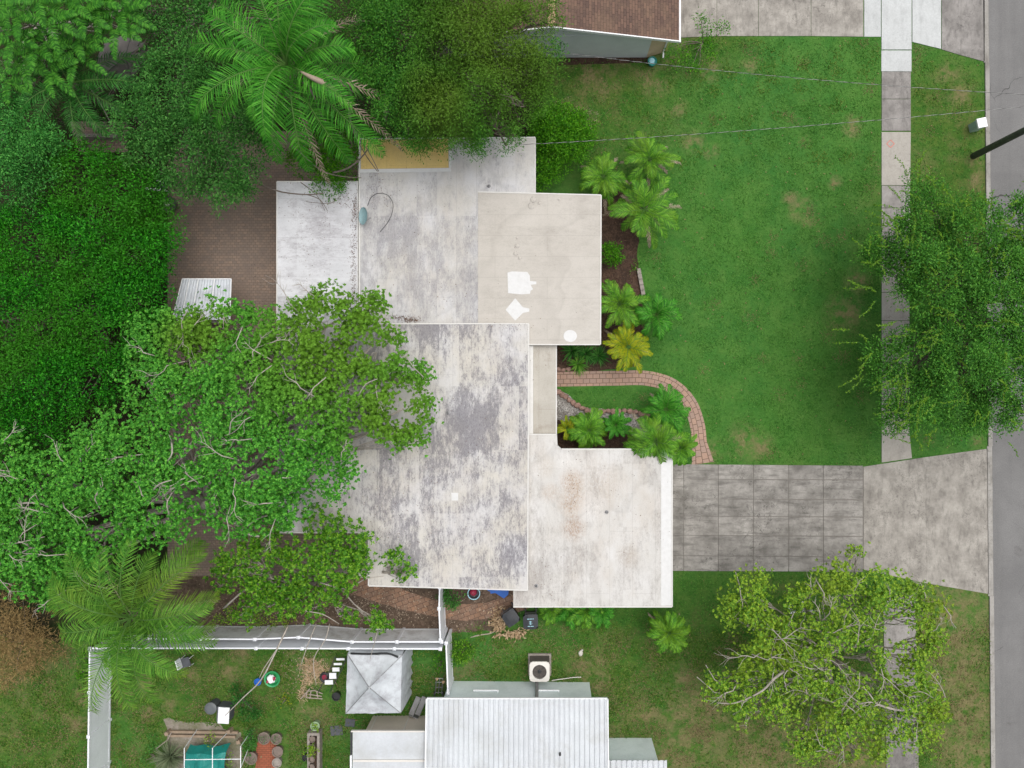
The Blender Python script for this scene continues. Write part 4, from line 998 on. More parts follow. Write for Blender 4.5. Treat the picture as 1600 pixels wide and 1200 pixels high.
m = MB(); m.tube(smoothpath([P(548, 1021, 2.2), P(575, 1022, 2.3), P(605, 1021, 2.3), P(622, 1027, 2.25)]), .05, 6); m.build('gap_shade_tube', M['black'], t)  # black tube standing in for the shade along the canopy edge

# ------------------------------------------------------------------ bins, pools and bits along the side of the house
def bin_(label, px, py, rot, mark=False, scale=1.0):
    c = P(px, py, 1.08); c.z = 0; t = thing('wheelie_bin', label, 'bin', c, 'black wheeled bins by the garage wall')
    ca, sa = math.cos(rot), math.sin(rot)
    def L(x, y, z): return Vector((c.x+x*ca-y*sa, c.y+x*sa+y*ca, z))
    w0, w1 = .24*scale, .34*scale; m = MB()
    m.add([L(-w0, -w0, .1), L(w0, -w0, .1), L(w0, w0, .1), L(-w0, w0, .1), L(-w1, -w1, 1.0), L(w1, -w1, 1.0), L(w1, w1, 1.0), L(-w1, w1, 1.0)], [(3, 2, 1, 0), (4, 5, 6, 7), (0, 1, 5, 4), (1, 2, 6, 5), (2, 3, 7, 6), (3, 0, 4, 7)]); m.build('body', M['black'], t)
    m = MB(); w2 = w1+.04; K = 6; vs = []
    for i in range(K+1):
        for j in range(K+1):
            x = (i/K*2-1); y = (j/K*2-1); vs.append(L(x*w2*(1-.06*y*y), y*w2*(1-.06*x*x), 1.04+.07*(1-x*x)*(1-y*y)+(.02 if abs(x) < .4 else 0)))
    m.add(vs, [(i*(K+1)+j, (i+1)*(K+1)+j, (i+1)*(K+1)+j+1, i*(K+1)+j+1) for i in range(K) for j in range(K)])
    m.box(L(0, 0, 1.015), (w2*1.9, w2*1.9, .05), rot); ld = m.build('lid', M['binlid'], t, False)
    m = MB(); m.tube([L(-w1*.8, w1+.1, 1.0), L(w1*.8, w1+.1, 1.0)], .02, 6); m.tube([L(-w1*.8, w1, .98), L(-w1*.8, w1+.1, 1.0)], .02, 6); m.tube([L(w1*.8, w1, .98), L(w1*.8, w1+.1, 1.0)], .02, 6); m.build('handle', M['dark'], t)
    for s_ in (-1, 1):
        m = MB(); m.tube([L(s_*.25, w0+.06, .12), L(s_*.31, w0+.06, .12)], .12, 14); m.build('wheel', M['dark'], t)
    if mark:
        m = MB()
        for x0_, x1_, y in ((-.17, -.05, .17), (-.03, .08, .17), (.1, .17, .17), (-.15, -.02, -.2), (.0, .15, -.2)): m.box(L((x0_+x1_)/2, y, 1.125), (x1_-x0_, .03, .006), rot)
        m.box(L(0, -.01, 1.14), (.03, .16, .006), rot); m.box(L(0, .03, 1.146), (.14, .025, .006), rot)
        m.tube([L(-.06, -.03, 1.143), L(-.05, -.08, 1.143), L(0, -.1, 1.143), L(.06, -.08, 1.143), L(.07, -.03, 1.143)], .01, 4)
        m.build('emblem', M['lblue'], ld)
    return t
M['binlid'] = plain('bin_lid', (.035, .038, .043), .55, .2, 5)
bin_('black wheeled bin turned askew among dry palm husks', 798, 966, R(35))
bin_('black wheeled bin with pale blue lettering on its lid', 829, 972, R(2), True, 1.0)
c = P(741, 925); t = thing('paddling_tub', 'round dark tub with a pale blue rim holding a red ball', 'tub', c)
m = MB(); m.lathe(c, [(.25, 0), (.31, .24), (.28, .24), (.24, .03)], 24); m.build('body', M['slate'], t)
m = MB(); m.tube([(c.x+.31*math.cos(a*math.pi/14), c.y+.31*math.sin(a*math.pi/14), .25) for a in range(29)], .028, 6, False); m.build('rim', M['lblue'], t)
m = MB(); m.lathe(c+Vector((-.03, .05, .05)), [(.06, 0), (.17, .06), (.19, .15), (.15, .24), (.07, .29)], 16); tag(m.build('ball', M['red'], org=c), 'dark red ball resting in the round blue-rimmed tub', 'ball')
m = MB(); pts = [(758, 915), (795, 915), (794, 930), (787, 936), (775, 928), (762, 924)]; pp = PP(pts, .5); m.prism(pp, .0, .42)
vs = [Vector((p.x, p.y, .45)) for p in pp]; m.box(P(778, 922, .46)+Vector((0, 0, .0)), (.8, .25, .05), R(8)); tag(m.build('blue_tarp', M['blue'], org=P(778, 922)), 'crumpled blue tarpaulin tucked under the house eave', 'tarpaulin')
# husk pile
rng = np.random.default_rng(9); n = 420
def scatter(px, py, sx, sy, n): 
    q = rng.normal(size=(n, 2)); return np.array([P(px+a*sx, py+b*sy) for a, b in q])
C = np.concatenate([scatter(781, 974, 6, 7, 120), scatter(800, 989, 9, 3, 100), scatter(779, 960, 5, 6, 60), scatter(812, 986, 7, 3, 40)]); C[:, 2] = rng.uniform(.02, .28, len(C))
cc = np.array(P(797, 957)); dr = unit((C-cc)*.6+rng.normal(size=C.shape)*.8); dr[:, 2] = rng.uniform(-.1, .25, len(C))
v, f = leaves(C, np.tile([0, 0, 1.], (len(C), 1))+rng.normal(size=C.shape)*.5, dr, rng.uniform(.12, .32, len(C)), rng.uniform(.04, .09, len(C)), .3)
o = mk('palm_husks', v, f, M['straw']); o['kind'] = 'stuff'
C = np.concatenate([scatter(488, 1040, 9, 7, 260), scatter(500, 1052, 8, 6, 180), scatter(480, 1062, 4, 8, 120), scatter(474, 1084, 3, 7, 80)]); C[:, 2] = rng.uniform(.01, .07, len(C))
dr = rng.normal(size=C.shape)*np.array([1, 1, .15])
v, f = leaves(C, np.tile([0, 0, 1.], (len(C), 1))+rng.normal(size=C.shape)*.3, dr, rng.uniform(.15, .4, len(C)), rng.uniform(.015, .04, len(C)), .2)
o = mk('dry_straw', v, f, M['straw']); o['kind'] = 'stuff'
m = MB(); m.tube(smoothpath([P(775, 985, .03), P(765, 990, .04), P(750, 992, .03), P(735, 996, .03)]), [.03]*9+[.015], 5); tag(m.build('fallen_branch', M['drift'], org=P(755, 991)), 'pale bent branch lying on the grass below the bins', 'branch')
c = P(907, 1020); m = MB(); m.rock((c.x, c.y, .05), (.12, .16, .06), random.Random(2)); m.rock((c.x+.08, c.y+.15, .04), (.07, .06, .05), random.Random(3)); tag(m.build('white_stone', M['gstone2'], org=c), 'small white stone alone on the side lawn', 'stone')

# ------------------------------------------------------------------ street furniture
b = P(1521, 244); t = thing('utility_pole', 'tall dark wooden utility pole standing by the kerb', 'utility pole', b)
m = MB(); m.tube([(b.x, b.y, -.1), (b.x, b.y, 5), (b.x, b.y, 10.5)], [.17, .15, .12], 16); m.build('shaft', M['pole'], t, True)
m = MB(); m.beam((b.x-.1, b.y-1.1, 9.9), (b.x-.1, b.y+1.1, 9.9), .1, .12); m.build('crossarm', M['wood'], t)
for s_ in (-1, 0, 1):
    m = MB(); m.lathe((b.x-.1, b.y+s_*.95, 9.96), [(.03, 0), (.06, .05), (.04, .1), (.06, .14), (.03, .2)], 10); m.build('insulator', M['grey'], t)
def cable(label, p0, p1, sag, pitch=.62, r=.009, name='power_line'):
    n = int((p1-p0).length/(pitch/8)); dd = (p1-p0).normalized(); s = dd.cross(Vector((0, 0, 1))).normalized(); u = s.cross(dd)
    t = thing(name, label, 'cable', p0, 'overhead cables to the pole')
    for ph, mat in ((0, 'wirel'), (math.pi, 'wired')):
        pts = []
        for i in range(n+1):
            k = i/n; q = p0.lerp(p1, k)-Vector((0, 0, sag*4*k*(1-k))); a = ph+2*math.pi*i/8
            pts.append(q+(s*math.cos(a)+u*math.sin(a))*r*.9)
        m = MB(); m.tube(pts, r, 4); m.build('strand', M[mat], t)
    return t
top = lambda z: Vector((b.x, b.y, z))
cable('upper overhead cable from the shingle house to the pole', P(893, 84, 2.9), top(7.95), .5)
cable('lower overhead cable from the flat roof to the pole', P(812, 226, 3.5), top(7.65), .5)
m = MB(); m.tube([P(1700, 166, 7.8), P(1545, 166, 7.0)], .012, 4)
c = P(812, 226, 2.95); m = MB(); m.tube([(c.x, c.y, 2.9), (c.x-.02, c.y, 3.6)], .03, 8); m.build('service_mast', M['grey'], hz)
c = P(1520, 200); t = thing('utility_box', 'pale green utility pedestal with a white top beside the kerb', 'utility box', c)
m = MB(); rt = R(12); m.box((c.x, c.y, .36), (.42, .42, .72), rt); m.build('cabinet', plain('pale_green_box', (.33, .45, .38), .5, .05), t)
m = MB(); m.box((c.x, c.y, .77), (.48, .48, .1), rt); m.build('cap', M['whitep'], t)
m = MB(); m.box((c.x-.22, c.y, .4), (.02, .3, .4), rt); m.build('door', plain('pale_green_door', (.28, .40, .33), .5, .05), t)
# yard sign (hanging sign seen from above)
c = P(1250, 938); t = thing('yard_sign', 'white post-and-arm yard sign standing under the yellow-green tree', 'sign', c)
m = MB(); m.box((c.x, c.y, .95), (.1, .1, 1.9)); m.build('post', M['whitep'], t)
m = MB(); m.beam((c.x+.1, c.y, 1.8), (c.x-1.15, c.y-.03, 1.8), .09, .09); m.build('arm', M['whitep'], t)
m = MB(); m.beam((c.x-.25, c.y-.01, 1.2), (c.x-1.0, c.y-.02, 1.2), .03, .8); m.build('board', M['whitep'], t)

# ------------------------------------------------------------------ patio umbrella, planter
t = thing('patio_umbrella', 'large closed-weave grey patio umbrella under the trees', 'umbrella', P(188, 92))
pk = P(196, 88, 2.7); m = MB(); rim = [P(x, y, 2.15) for x, y in ((150, 92), (166, 62), (206, 52), (228, 70), (226, 100), (205, 120), (160, 120))]
nb = len(rim)
for i in range(nb):
    a, b_ = rim[i], rim[(i+1) % nb]; m.add([pk, a, b_, a-Vector((0, 0, .12)), b_-Vector((0, 0, .12))], [(0, 1, 2), (1, 3, 4, 2)])
m.build('canopy', M['greydark'], t)
m = MB(); m.tube([(pk.x, pk.y, 0), (pk.x, pk.y, 2.75)], .025, 8); m.build('pole', M['grey'], t)
for i in range(nb):
    m = MB(); m.tube([pk, rim[i]+Vector((0, 0, .01))], .012, 5); m.build('rib', M['dark'], t)
c = P(268, 322); t = thing('planter', 'round dark planter with pale driftwood on the patio edge', 'planter', c)
m = MB(); m.lathe(c, [(.3, 0), (.42, .35), (.45, .36), (.40, .33), (.36, .28)], 18); m.build('pot', plain('dark_pot', (.09, .085, .08), .8, .3, 8), t)
m = MB(); m.rock((c.x, c.y+.05, .38), (.14, .22, .08), random.Random(1)); m.build('driftwood', M['offwhite'], t)
c = P(254, 297); t = thing('lounge_chair', 'low chair with white rails and dark seat at the hedge edge', 'chair', c)
m = MB(); m.box((c.x+.05, c.y+.1, .32), (.5, .4, .06), .3); m.build('seat', M['slate'], t)
m = MB(); m.beam((c.x-.6, c.y-.05, .5), (c.x+.45, c.y-.14, .5), .1, .05); m.build('armrest', M['whitep'], t)
m = MB(); m.beam((c.x-.1, c.y+.42, .5), (c.x+.4, c.y+.2, .5), .06, .05); m.build('armrest', M['whitep'], t)
for dx, dy in ((-.5, -.05), (.4, -.13), (-.1, .4), (.38, .22)):
    m = MB(); m.box((c.x+dx, c.y+dy, .24), (.05, .05, .48)); m.build('leg', M['whitep'], t)
m = MB(); m.prism(PP([(128, 213), (190, 214), (190, 219), (128, 218)]), 0, .45); tag(m.build('garden_wall', M['gstone'], org=P(160, 216)), 'low grey garden wall between the hedge and dark tree', 'wall')

# ------------------------------------------------------------------ yard clutter, south-west
def pot(px, py, r, mat, label, plant=None, group='round plant pots beside the red path', h=.32, seed=0):
    c = P(px, py); t = thing('plant_pot', label, 'plant pot', c, group); r = m_of(r)
    m = MB(); m.lathe(c, [(r*.72, 0), (r*.95, h*.9), (r*1.03, h), (r*.86, h), (r*.82, h*.82)], 18); m.build('pot', M[mat], t)
    m = MB(); m.lathe(c+Vector((0, 0, h*.72)), [(r*.83, 0), (r*.8, h*.08)], 14); m.build('soil', M['soil'], t)
    if plant:
        rg = np.random.default_rng(seed); q = rg.normal(size=(40, 3))*np.array([r*.5, r*.5, .08])+np.array([c.x, c.y, h+.08])
        v, f = leaves(q, np.tile([0, 0, 1.], (40, 1))+rg.normal(size=(40, 3))*.5, rg.normal(size=(40, 3)), np.full(40, .14), np.full(40, .05)); mk('foliage', v, f, M[plant], t)
pot(416, 1149, 9.5, 'terracotta', 'round plant pot at the top left of the red path', 'spiky', seed=1)
pot(435, 1150, 8.5, 'terracotta', 'round plant pot at the top right of the red path', 'spiky', seed=2)
pot(437, 1170, 8.5, 'terracotta', 'middle round pot along the right of the red path', None)
pot(436, 1187, 7.5, 'gstone', 'grey-rimmed round pot right of the red path near the picture bottom', None)
pot(396, 1180, 9.5, 'terracotta', 'round pot with grey-green growth left of the red path', 'spiky', seed=3)
pot(496, 1129, 7, 'paleg', 'pale green pot at the head of the trough planter', 'lf_yard', None, .4, 4)
pot(528, 1084, 6.5, 'black', 'black pot on the grass just left of the canopy tent', None, None, .35)
pot(406, 1062, 5.5, 'blue', 'small blue bucket on the grass beside the green tub', None, None, .3)
pot(480, 1180, 5, 'black', 'black pot leaning on the left side of the trough', None, None, .3)
t = thing('trough_planter', 'long stone trough planter on the grass with pots standing in it', 'planter', P(494, 1170))
z = .5; ox0, ox1, oy0, oy1 = 485, 504, 1138, 1215
for q in ([(ox0, oy0), (ox1, oy0), (ox1, oy0+4), (ox0, oy0+4)], [(ox0, oy0+4), (ox0+4, oy0+4), (ox0+4, oy1-4), (ox0, oy1-4)], [(ox1-4, oy0+4), (ox1, oy0+4), (ox1, oy1-4), (ox1-4, oy1-4)], [(ox0, oy1-4), (ox1, oy1-4), (ox1, oy1), (ox0, oy1)]):
    m = MB(); m.prism(PP(q), 0, z); m.build('side', M['gstone'], t)
m = MB(); m.prism(PP([(ox0+4, oy0+4), (ox1-4, oy0+4), (ox1-4, oy1-4), (ox0+4, oy1-4)]), 0, .3); m.build('soil', M['mulch'], t)
for i, (x, y, pl) in enumerate(((493, 1147, None), (493, 1159, 'lf_yard'), (492, 1167, 'lf_yard'), (492, 1178, None), (492, 1190, None))):
    c = P(x, y); tt = thing('plant_pot', ('topmost pot in the stone trough', 'upper leafy pot in the stone trough', 'lower leafy pot in the stone trough', 'bare pot just below the leafy pots in the trough', 'lowest bare pot in the stone trough')[i], 'plant pot', c+Vector((0, 0, .3)), 'pots standing in the stone trough')
    m = MB(); m.lathe((c.x, c.y, .3), [(.11, 0), (.16, .25), (.17, .26), (.14, .26), (.13, .2)], 14); m.build('pot', M['terracotta'], tt)
    if pl:
        rg = np.random.default_rng(i); q = rg.normal(size=(70, 3))*np.array([.14, .12, .07])+np.array([c.x, c.y, .65])
        v, f = leaves(q, np.tile([0, 0, 1.], (70, 1))+rg.normal(size=(70, 3))*.5, rg.normal(size=(70, 3)), np.full(70, .16), np.full(70, .05)); mk('foliage', v, f, M[pl], tt)
for x, y, w, h, r_ in ((526, 1141, .62, .5, .1), (547, 1129, .5, .4, -.1)):
    c = P(x, y); m = MB(); m.box((c.x, c.y, .02), (w, h, .04), r_); tag(m.build('stepping_stone', M['slate'], org=c), 'dark slate stepping stone '+('right of the trough planter' if x < 540 else 'below the canopy tent corner'), 'paving stone')
# greenhouse frame
t = thing('greenhouse_frame', 'white pipe hoop frame standing over a teal tarpaulin', 'frame', P(335, 1180))
for i, (tx, ty, bx, by) in enumerate(((288, 1169, 308, 1140), (332, 1169, 358, 1142), (376, 1166, 394, 1140))):
    m = MB(); m.tube([P(bx, by, 0), P(tx, ty, 1.7), P(tx, 1290, 1.7)], .022, 6); m.build('hoop', M['whitep'], t)
for y in (1187, 1225): m = MB(); m.tube([P(288, y, 1.7), P(376, y-1, 1.7)], .02, 6); m.build('crossbar', M['whitep'], t)
m = MB(); m.tube([P(376, 1200, 1.7), P(384, 1180, .9), P(392, 1160, 0)], .018, 6); m.build('brace', M['whitep'], t)
m = MB(); K = 10; vs = []
for i in range(K+1):
    for j in range(K+1):
        q = P(288+62*i/K, 1173+60*j/K, 1.0); vs.append(q+Vector((0, 0, .12*math.sin(i*1.1)*math.cos(j*.8)-.3*abs(i/K-.5)-(0.5 if j == 0 else 0))))
m.add(vs, [(i*(K+1)+j, (i+1)*(K+1)+j, (i+1)*(K+1)+j+1, i*(K+1)+j+1)[::-1] for i in range(K) for j in range(K)])
m.box(P(319, 1205, .4), (1.7, 1.5, .8)); tag(m.build('teal_tarpaulin', M['teal'], org=P(319, 1200)), 'teal tarpaulin draped over a low heap under the white frame', 'tarpaulin')
t = thing('timber_edging', 'weathered timber edging across the top of the pipe frame', 'edging', P(320, 1147))
m = MB(); m.beam(P(262, 1143, .12), P(372, 1144, .12), .12, .12); m.beam(P(266, 1149, .09), P(368, 1151, .09), .12, .12); m.build('beam', M['wood'], t)
for x, y in ((266, 1141), (362, 1138), (328, 1150), (377, 1154)):
    m = MB(); q = P(x, y); m.box((q.x, q.y, .2), (.18, .18, .4), .3); m.build('stake', M['wood'], t)
m = MB(); m.tube([P(244, 1170, .1), P(262, 1156, .15), P(268, 1144, .2)], .03, 6); tag(m.build('wooden_pole', M['drift'], org=P(252, 1163)), 'thin pale pole leaning beside the spiky grass clump', 'pole')
# box, bin
c = P(358, 1107); t = thing('storage_box', 'dark box with a flat white lid on the grass', 'box', c)
m = MB(); m.box((c.x-.03, c.y, .33), (.62, .78, .66), -.06); m.build('body', M['slate'], t); m = MB(); m.box((c.x+.03, c.y-.03, .69), (.56, .82, .05), -.06); m.build('lid', M['whitep'], t)
c = P(338, 1098); t = thing('round_bin', 'round grey lidded bin beside the white-topped box', 'bin', c)
m = MB(); m.lathe(c, [(.24, 0), (.29, .6)], 20); m.build('body', M['slate'], t); m = MB(); m.lathe(c+Vector((0, 0, .6)), [(.31, 0), (.31, .05), (.2, .09)], 20); m.build('lid', plain('grey_lid', (.11, .12, .125), .5, .1), t)
m = MB(); c = P(428, 1058); t = thing('green_tub', 'green plastic tub on the grass holding a crumpled white bag', 'tub', c); m.lathe(c, [(.3, 0), (.40, .25), (.42, .26), (.35, .24), (.28, .05)], 20); m.build('tub', M['green'], t)
m = MB(); rg = random.Random(7); m.rock((c.x-.05, c.y+.02, .27), (.24, .28, .14), rg); bg = tag(m.build('crumpled_bag', M['whitep'], org=c), 'crumpled white and red bag lying in the green tub', 'bag')
m = MB(); m.rock((c.x+.14, c.y+.08, .36), (.09, .12, .08), rg); m.rock((c.x-.2, c.y-.1, .34), (.07, .1, .07), rg); m.build('red_print', M['red'], bg)
# loungers / chairs near the tent
t = thing('lounge_chair', 'white-strapped lounge chair with dark frame left of the canopy tent', 'chair', P(520, 1050))
for x, y, w, h, z in ((532, 1030, .42, .11, .35), (528, 1037.5, .42, .11, .35), (525, 1046, .36, .2, .4), (520, 1056, .36, .3, .45), (514, 1066, .42, .22, .5)):
    q = P(x, y, z); m = MB(); m.box(q, (w, h, .03), .02); m.build('strap', M['whitep'], t)
m = MB()
for s_ in (-9, 9): m.tube([P(533+s_, 1026, .3), P(524+s_, 1048, .35), P(512+s_, 1070, .5), P(506+s_, 1082, .9)], .022, 6)
m.build('frame', M['dark'], t)
for x, y in ((524, 1028), (542, 1030), (506, 1066), (524, 1068)):
    m = MB(); m.tube([P(x, y, 0), P(x, y, .4)], .02, 6); m.build('leg', M['dark'], t)
c = P(508, 1057); t = thing('tyre', 'dark round tyre with a red centre by the lounge chair', 'tyre', c)
m = MB(); m.tube([(c.x+.2*math.cos(a*math.pi/10), c.y+.2*math.sin(a*math.pi/10), .08) for a in range(21)], .075, 8, False); m.build('tread', M['black'], t); m = MB(); m.lathe(c, [(.14, .02), (.14, .1)], 14); m.build('rim', M['red'], t)
t = thing('driftwood_chair', 'bleached driftwood chair frame lying on its side on the grass', 'chair', P(488, 1088))
m = MB()
for a, b_ in (((480, 1080), (492, 1079)), ((480, 1080), (478, 1090)), ((492, 1079), (504, 1084)), ((478, 1090), (504, 1092)), ((483, 1085), (503, 1088)), ((470, 1092), (484, 1076)), ((486, 1080), (484, 1092)), ((495, 1081), (497, 1092))):
    m.tube([P(*a, .25), P(*b_, .2)], .028, 5)
m.build('chair_frame', M['drift'], t)
t = thing('patio_chair', 'white plastic chair half hidden below the palm fronds', 'chair', P(298, 1030))
c = P(296, 1030); m = MB(); m.box((c.x, c.y, .42), (.48, .48, .04), .3); m.build('seat', M['slate'], t)
m = MB(); m.box((c.x-.22, c.y, .65), (.05, .5, .45), .3); m.build('backrest', M['whitep'], t)
for dx, dy in ((-.2, -.2), (.2, -.2), (.2, .2), (-.2, .2)):
    m = MB(); m.tube([(c.x+dx*1.1, c.y+dy*1.1, 0), (c.x+dx, c.y+dy, .42)], .02, 6); m.build('leg', M['whitep'], t)
# trolley and bench near the metal roof
t = thing('hand_trolley', 'grey metal trolley leaning by the fence stub and blue house', 'trolley', P(686, 1075))
m = MB()
for x in (680, 685, 690): m.tube([P(x, 1084, .1), P(x+2, 1060, 1.1)], .022, 6)
for y, z in ((1082, .2), (1074, .5), (1066, .85), (1060, 1.1)): m.tube([P(680, y, z), P(692, y, z)], .018, 5)
m.build('frame', M['grey'], t)
for x in (679, 692):
    c = P(x, 1084, .12); m = MB(); m.tube([c-Vector((.03, 0, 0)), c+Vector((.03, 0, 0))], .12, 14); m.build('wheel', M['dark'], t)
for x, y in ((683, 1061), (693, 1066)):
    c = P(x, y, 1.1); m = MB(); m.rock(c, (.08, .08, .07), random.Random(x)); m.build('grip', M['straw'], t)
t = thing('metal_bench', 'grey aluminium bench angled beside the tan wall', 'bench', P(653, 1104))
ang = R(67)
for off in (-.16, .16):
    c = P(653, 1103, .45); m = MB(); m.box((c.x+off, c.y+.0, .45), (1.0, .26, .04), ang); m.build('plank', M['grey'], t)
for o_ in (-.42, .42):
    c = P(653, 1103); m = MB(); m.box((c.x+o_*math.cos(ang), c.y+o_*math.sin(ang), .2), (.05, .5, .42), ang); m.build('leg', M['grey'], t)

# ------------------------------------------------------------------ edging stones
rg = random.Random(12)
ep = smoothpath(PP([(872, 612), (884, 620), (902, 634), (925, 643), (950, 643), (975, 642), (1000, 646), (1012, 650)]), 3)
for i, p in enumerate(ep):
    m = MB(); m.rock((p.x, p.y+rg.uniform(-.03, .03), .08), (.17*rg.uniform(.8, 1.2), .15*rg.uniform(.8, 1.2), .12), rg)
    tag(m.build('edging_stone', M['stone'], org=p), 'reddish edging stone in the curved row between grass strip and gravel', 'stone', 'edging stones along the gravel bed')
for x, y, wh in ((872, 577, 'leftmost'), (880, 578, 'middle'), (888, 577, 'rightmost')):
    p = P(x, y); m = MB(); m.rock((p.x, p.y, .08), (.16, .13, .12), rg); tag(m.build('edging_stone', M['stone'], org=p), 'reddish stone above the start of the brick walk, '+wh, 'stone', 'edging stones above the walk')
t = thing('stone_border', 'short grey stone border between the mulch bed and front lawn', 'border', P(1001, 443))
for i in range(5):
    a = P(998+i*1.6, 424+i*8.5); m = MB(); m.box((a.x, a.y, .07), (.2, .27, .16), .2); m.build('block', M['gstone'], t)

# ------------------------------------------------------------------ shrubs
def shrub(label, px, py, r, z, lm='lf_bush', seed=1, dens=22, per=30, ln=.10, wd=.055, name='shrub', group=None, crad=.16, blobs=None, cat='shrub'):
    if blobs: px = sum(b[0] for b in blobs)/len(blobs); py = sum(b[1] for b in blobs)/len(blobs)
    rng = np.random.default_rng(seed); c = P(px, py); t = thing(name, label, cat, c, group)
    bl = blobs or [(px, py, r, z*.6, z*.45)]
    cl_, nr_ = crown_pts(bl, rng, dens, -.2)
    v, f = foliage(cl_, nr_, rng, per, crad, ln, wd); mk('foliage', v, f, M[lm], t)
    m = MB()
    for k in range(7):
        e = cl_[rng.integers(0, len(cl_))]; m.tube(curve((c.x, c.y, 0), e, rng, 3, .08), [.03, .025, .015, .008], 5)
    m.build('stem', M['bark'], t)
    return t
shrub('large rounded bright green shrub beside the top right roof corner', 0, 0, 0, 0, blobs=[(878, 215, 50, 1.4, 1.3), (868, 205, 36, 1.6, 1.0), (890, 225, 34, 1.5, .9), (862, 250, 24, 1.2, .9), (850, 190, 22, 1.4, .9), (905, 200, 22, 1.2, .8), (858, 275, 20, 1.0, .7), (840, 230, 16, 1.1, .7)], seed=3, dens=22, per=36, crad=.22, ln=.11, wd=.055, name='shrub')
shrub('round clipped green shrub against the beige roof edge', 953, 398, 17, 1.0, seed=4, dens=40)
shrub('round bright green shrub on the lawn beside the white fence stub', 724, 1018, 17, 1.0, seed=5, lm='lf_glossy', dens=34, ln=.12)
shrub('small dark-leaved plant just left of the white fence stub', 689, 1033, 13, .7, seed=6, lm='lf_bush', dens=20, per=16)
shrub('leafy green shrub between the gate fence and the round tub', 706, 930, 18, .9, seed=7, lm='lf_dark', dens=26)
shrub('low loose bush with bright leaves by the shingle house corner', 0, 0, 0, 0, blobs=[(1055, 85, 20, .6, .4), (1080, 95, 22, .6, .45), (1105, 72, 16, .9, .5), (1118, 88, 12, .8, .4), (1104, 48, 9, 1.5, .3), (1128, 43, 8, 1.6, .2), (1095, 33, 7, 1.8, .2)], seed=8, lm='lf_bush', dens=9, per=26, crad=.25)
shrub('tiny bright plant at the edge of the mulch bed above the border', 993, 417, 6, .3, seed=9, lm='lf_glossy', dens=60, per=8, name='small_plant', cat='plant')
shrub('dark low plant spreading beside the white-topped box', 0, 0, 0, 0, blobs=[(378, 1090, 14, .5, .4), (392, 1110, 15, .5, .4), (370, 1075, 8, .4, .3)], seed=10, lm='lf_palmdark', dens=26)
shrub('small yellow-green seedling in the cluttered yard grass', 446, 1093, 8, .4, seed=11, lm='lf_yel', dens=30, per=8, name='small_plant', cat='plant')
shrub('leafy clump at the right end of the timber edging', 0, 0, 0, 0, blobs=[(392, 1152, 11, .5, .4), (388, 1168, 9, .4, .3)], seed=13, lm='lf_dark', dens=25)
shrub('dry grey twiggy bush against the big rounded shrub', 0, 0, 0, 0, blobs=[(918, 183, 13, .8, .4), (882, 165, 12, .9, .4), (925, 196, 7, .5, .3)], seed=12, lm='deadleaf', dens=14, per=16, ln=.12, wd=.018)
# dead brush on the left
shrub('brown dead brush heap at the left lawn edge', 0, 0, 0, 0, blobs=[(10, 950, 40, 1.0, .7), (40, 1010, 36, 1.0, .6), (10, 1040, 32, .9, .5), (60, 985, 26, .8, .5), (0, 990, 40, 1.2, .6), (50, 1040, 18, .6, .4), (85, 1010, 18, .5, .4)], seed=14, lm='lf_dead', dens=9, per=50, crad=.3, ln=.2, wd=.022, name='dead_brush')

def blades(label, px, py, n, L, w, lm, seed, el=(15, 75), name='agave', cat='plant', z=.05):
    rng = np.random.default_rng(seed); c = np.array(P(px, py, z)); t = thing(name, label, cat, P(px, py))
    az = rng.uniform(0, 2*math.pi, n); e = np.radians(rng.uniform(*el, n)); ll = L*rng.uniform(.7, 1.1, n)
    dd = np.c_[np.cos(az)*np.cos(e), np.sin(az)*np.cos(e), np.sin(e)]; sd = np.c_[-np.sin(az), np.cos(az), np.zeros(n)]
    V = []
    P0 = np.tile(c, (n, 1)); P1 = P0+dd*ll[:, None]*.5; d2 = unit(dd+np.array([0, 0, -.5])); P2 = P1+d2*ll[:, None]*.5
    V = np.stack([P0-sd*w*.3, P0+sd*w*.3, P1+sd*w*.5, P1-sd*w*.5, P2], 1); b_ = np.arange(n)*5
    f = [(i, i+1, i+2, i+3) for i in b_.tolist()]+[(i+3, i+2, i+4) for i in b_.tolist()]
    mk('leaves', V.reshape(-1, 3), f, M[lm], t); m = MB(); m.lathe((c[0], c[1], 0), [(.05, 0), (.03, z+.05)], 8); m.build('stem', M['palmbark'], t)
shrub('scrubby weeds along the foot of the grimy white fence', 0, 0, 0, 0, blobs=[(395, 965, 16, .6, .4), (420, 972, 12, .5, .3), (372, 958, 16, .7, .4), (450, 968, 10, .4, .3), (345, 968, 14, .6, .4)], seed=15, lm='lf_yard', dens=12, per=22)
shrub('loose ferny weeds under the palm by the left fence top', 0, 0, 0, 0, blobs=[(132, 1030, 12, .5, .4), (130, 1050, 10, .4, .3), (285, 985, 14, .6, .4)], seed=16, lm='lf_bush', dens=14, per=20)
shrub('low patch of weeds beside the spiky grass clump', 0, 0, 0, 0, blobs=[(240, 1160, 9, .3, .2), (235, 1185, 12, .3, .2), (252, 1200, 12, .3, .2)], seed=17, lm='lf_dark', dens=14, per=18)
shrub('weedy growth inside the white pipe frame', 0, 0, 0, 0, blobs=[(330, 1158, 10, .4, .3), (350, 1180, 10, .4, .3), (362, 1195, 8, .4, .3)], seed=18, lm='lf_yard', dens=14, per=18)
blades('pale green spiky agave at the top left of the brick walk', 903, 568, 60, .75, .06, 'lf_palm2', 1)
blades('grey-green spiky grass clump beside the pipe frame', 268, 1180, 260, 1.1, .035, 'spiky', 2, name='grass_clump')
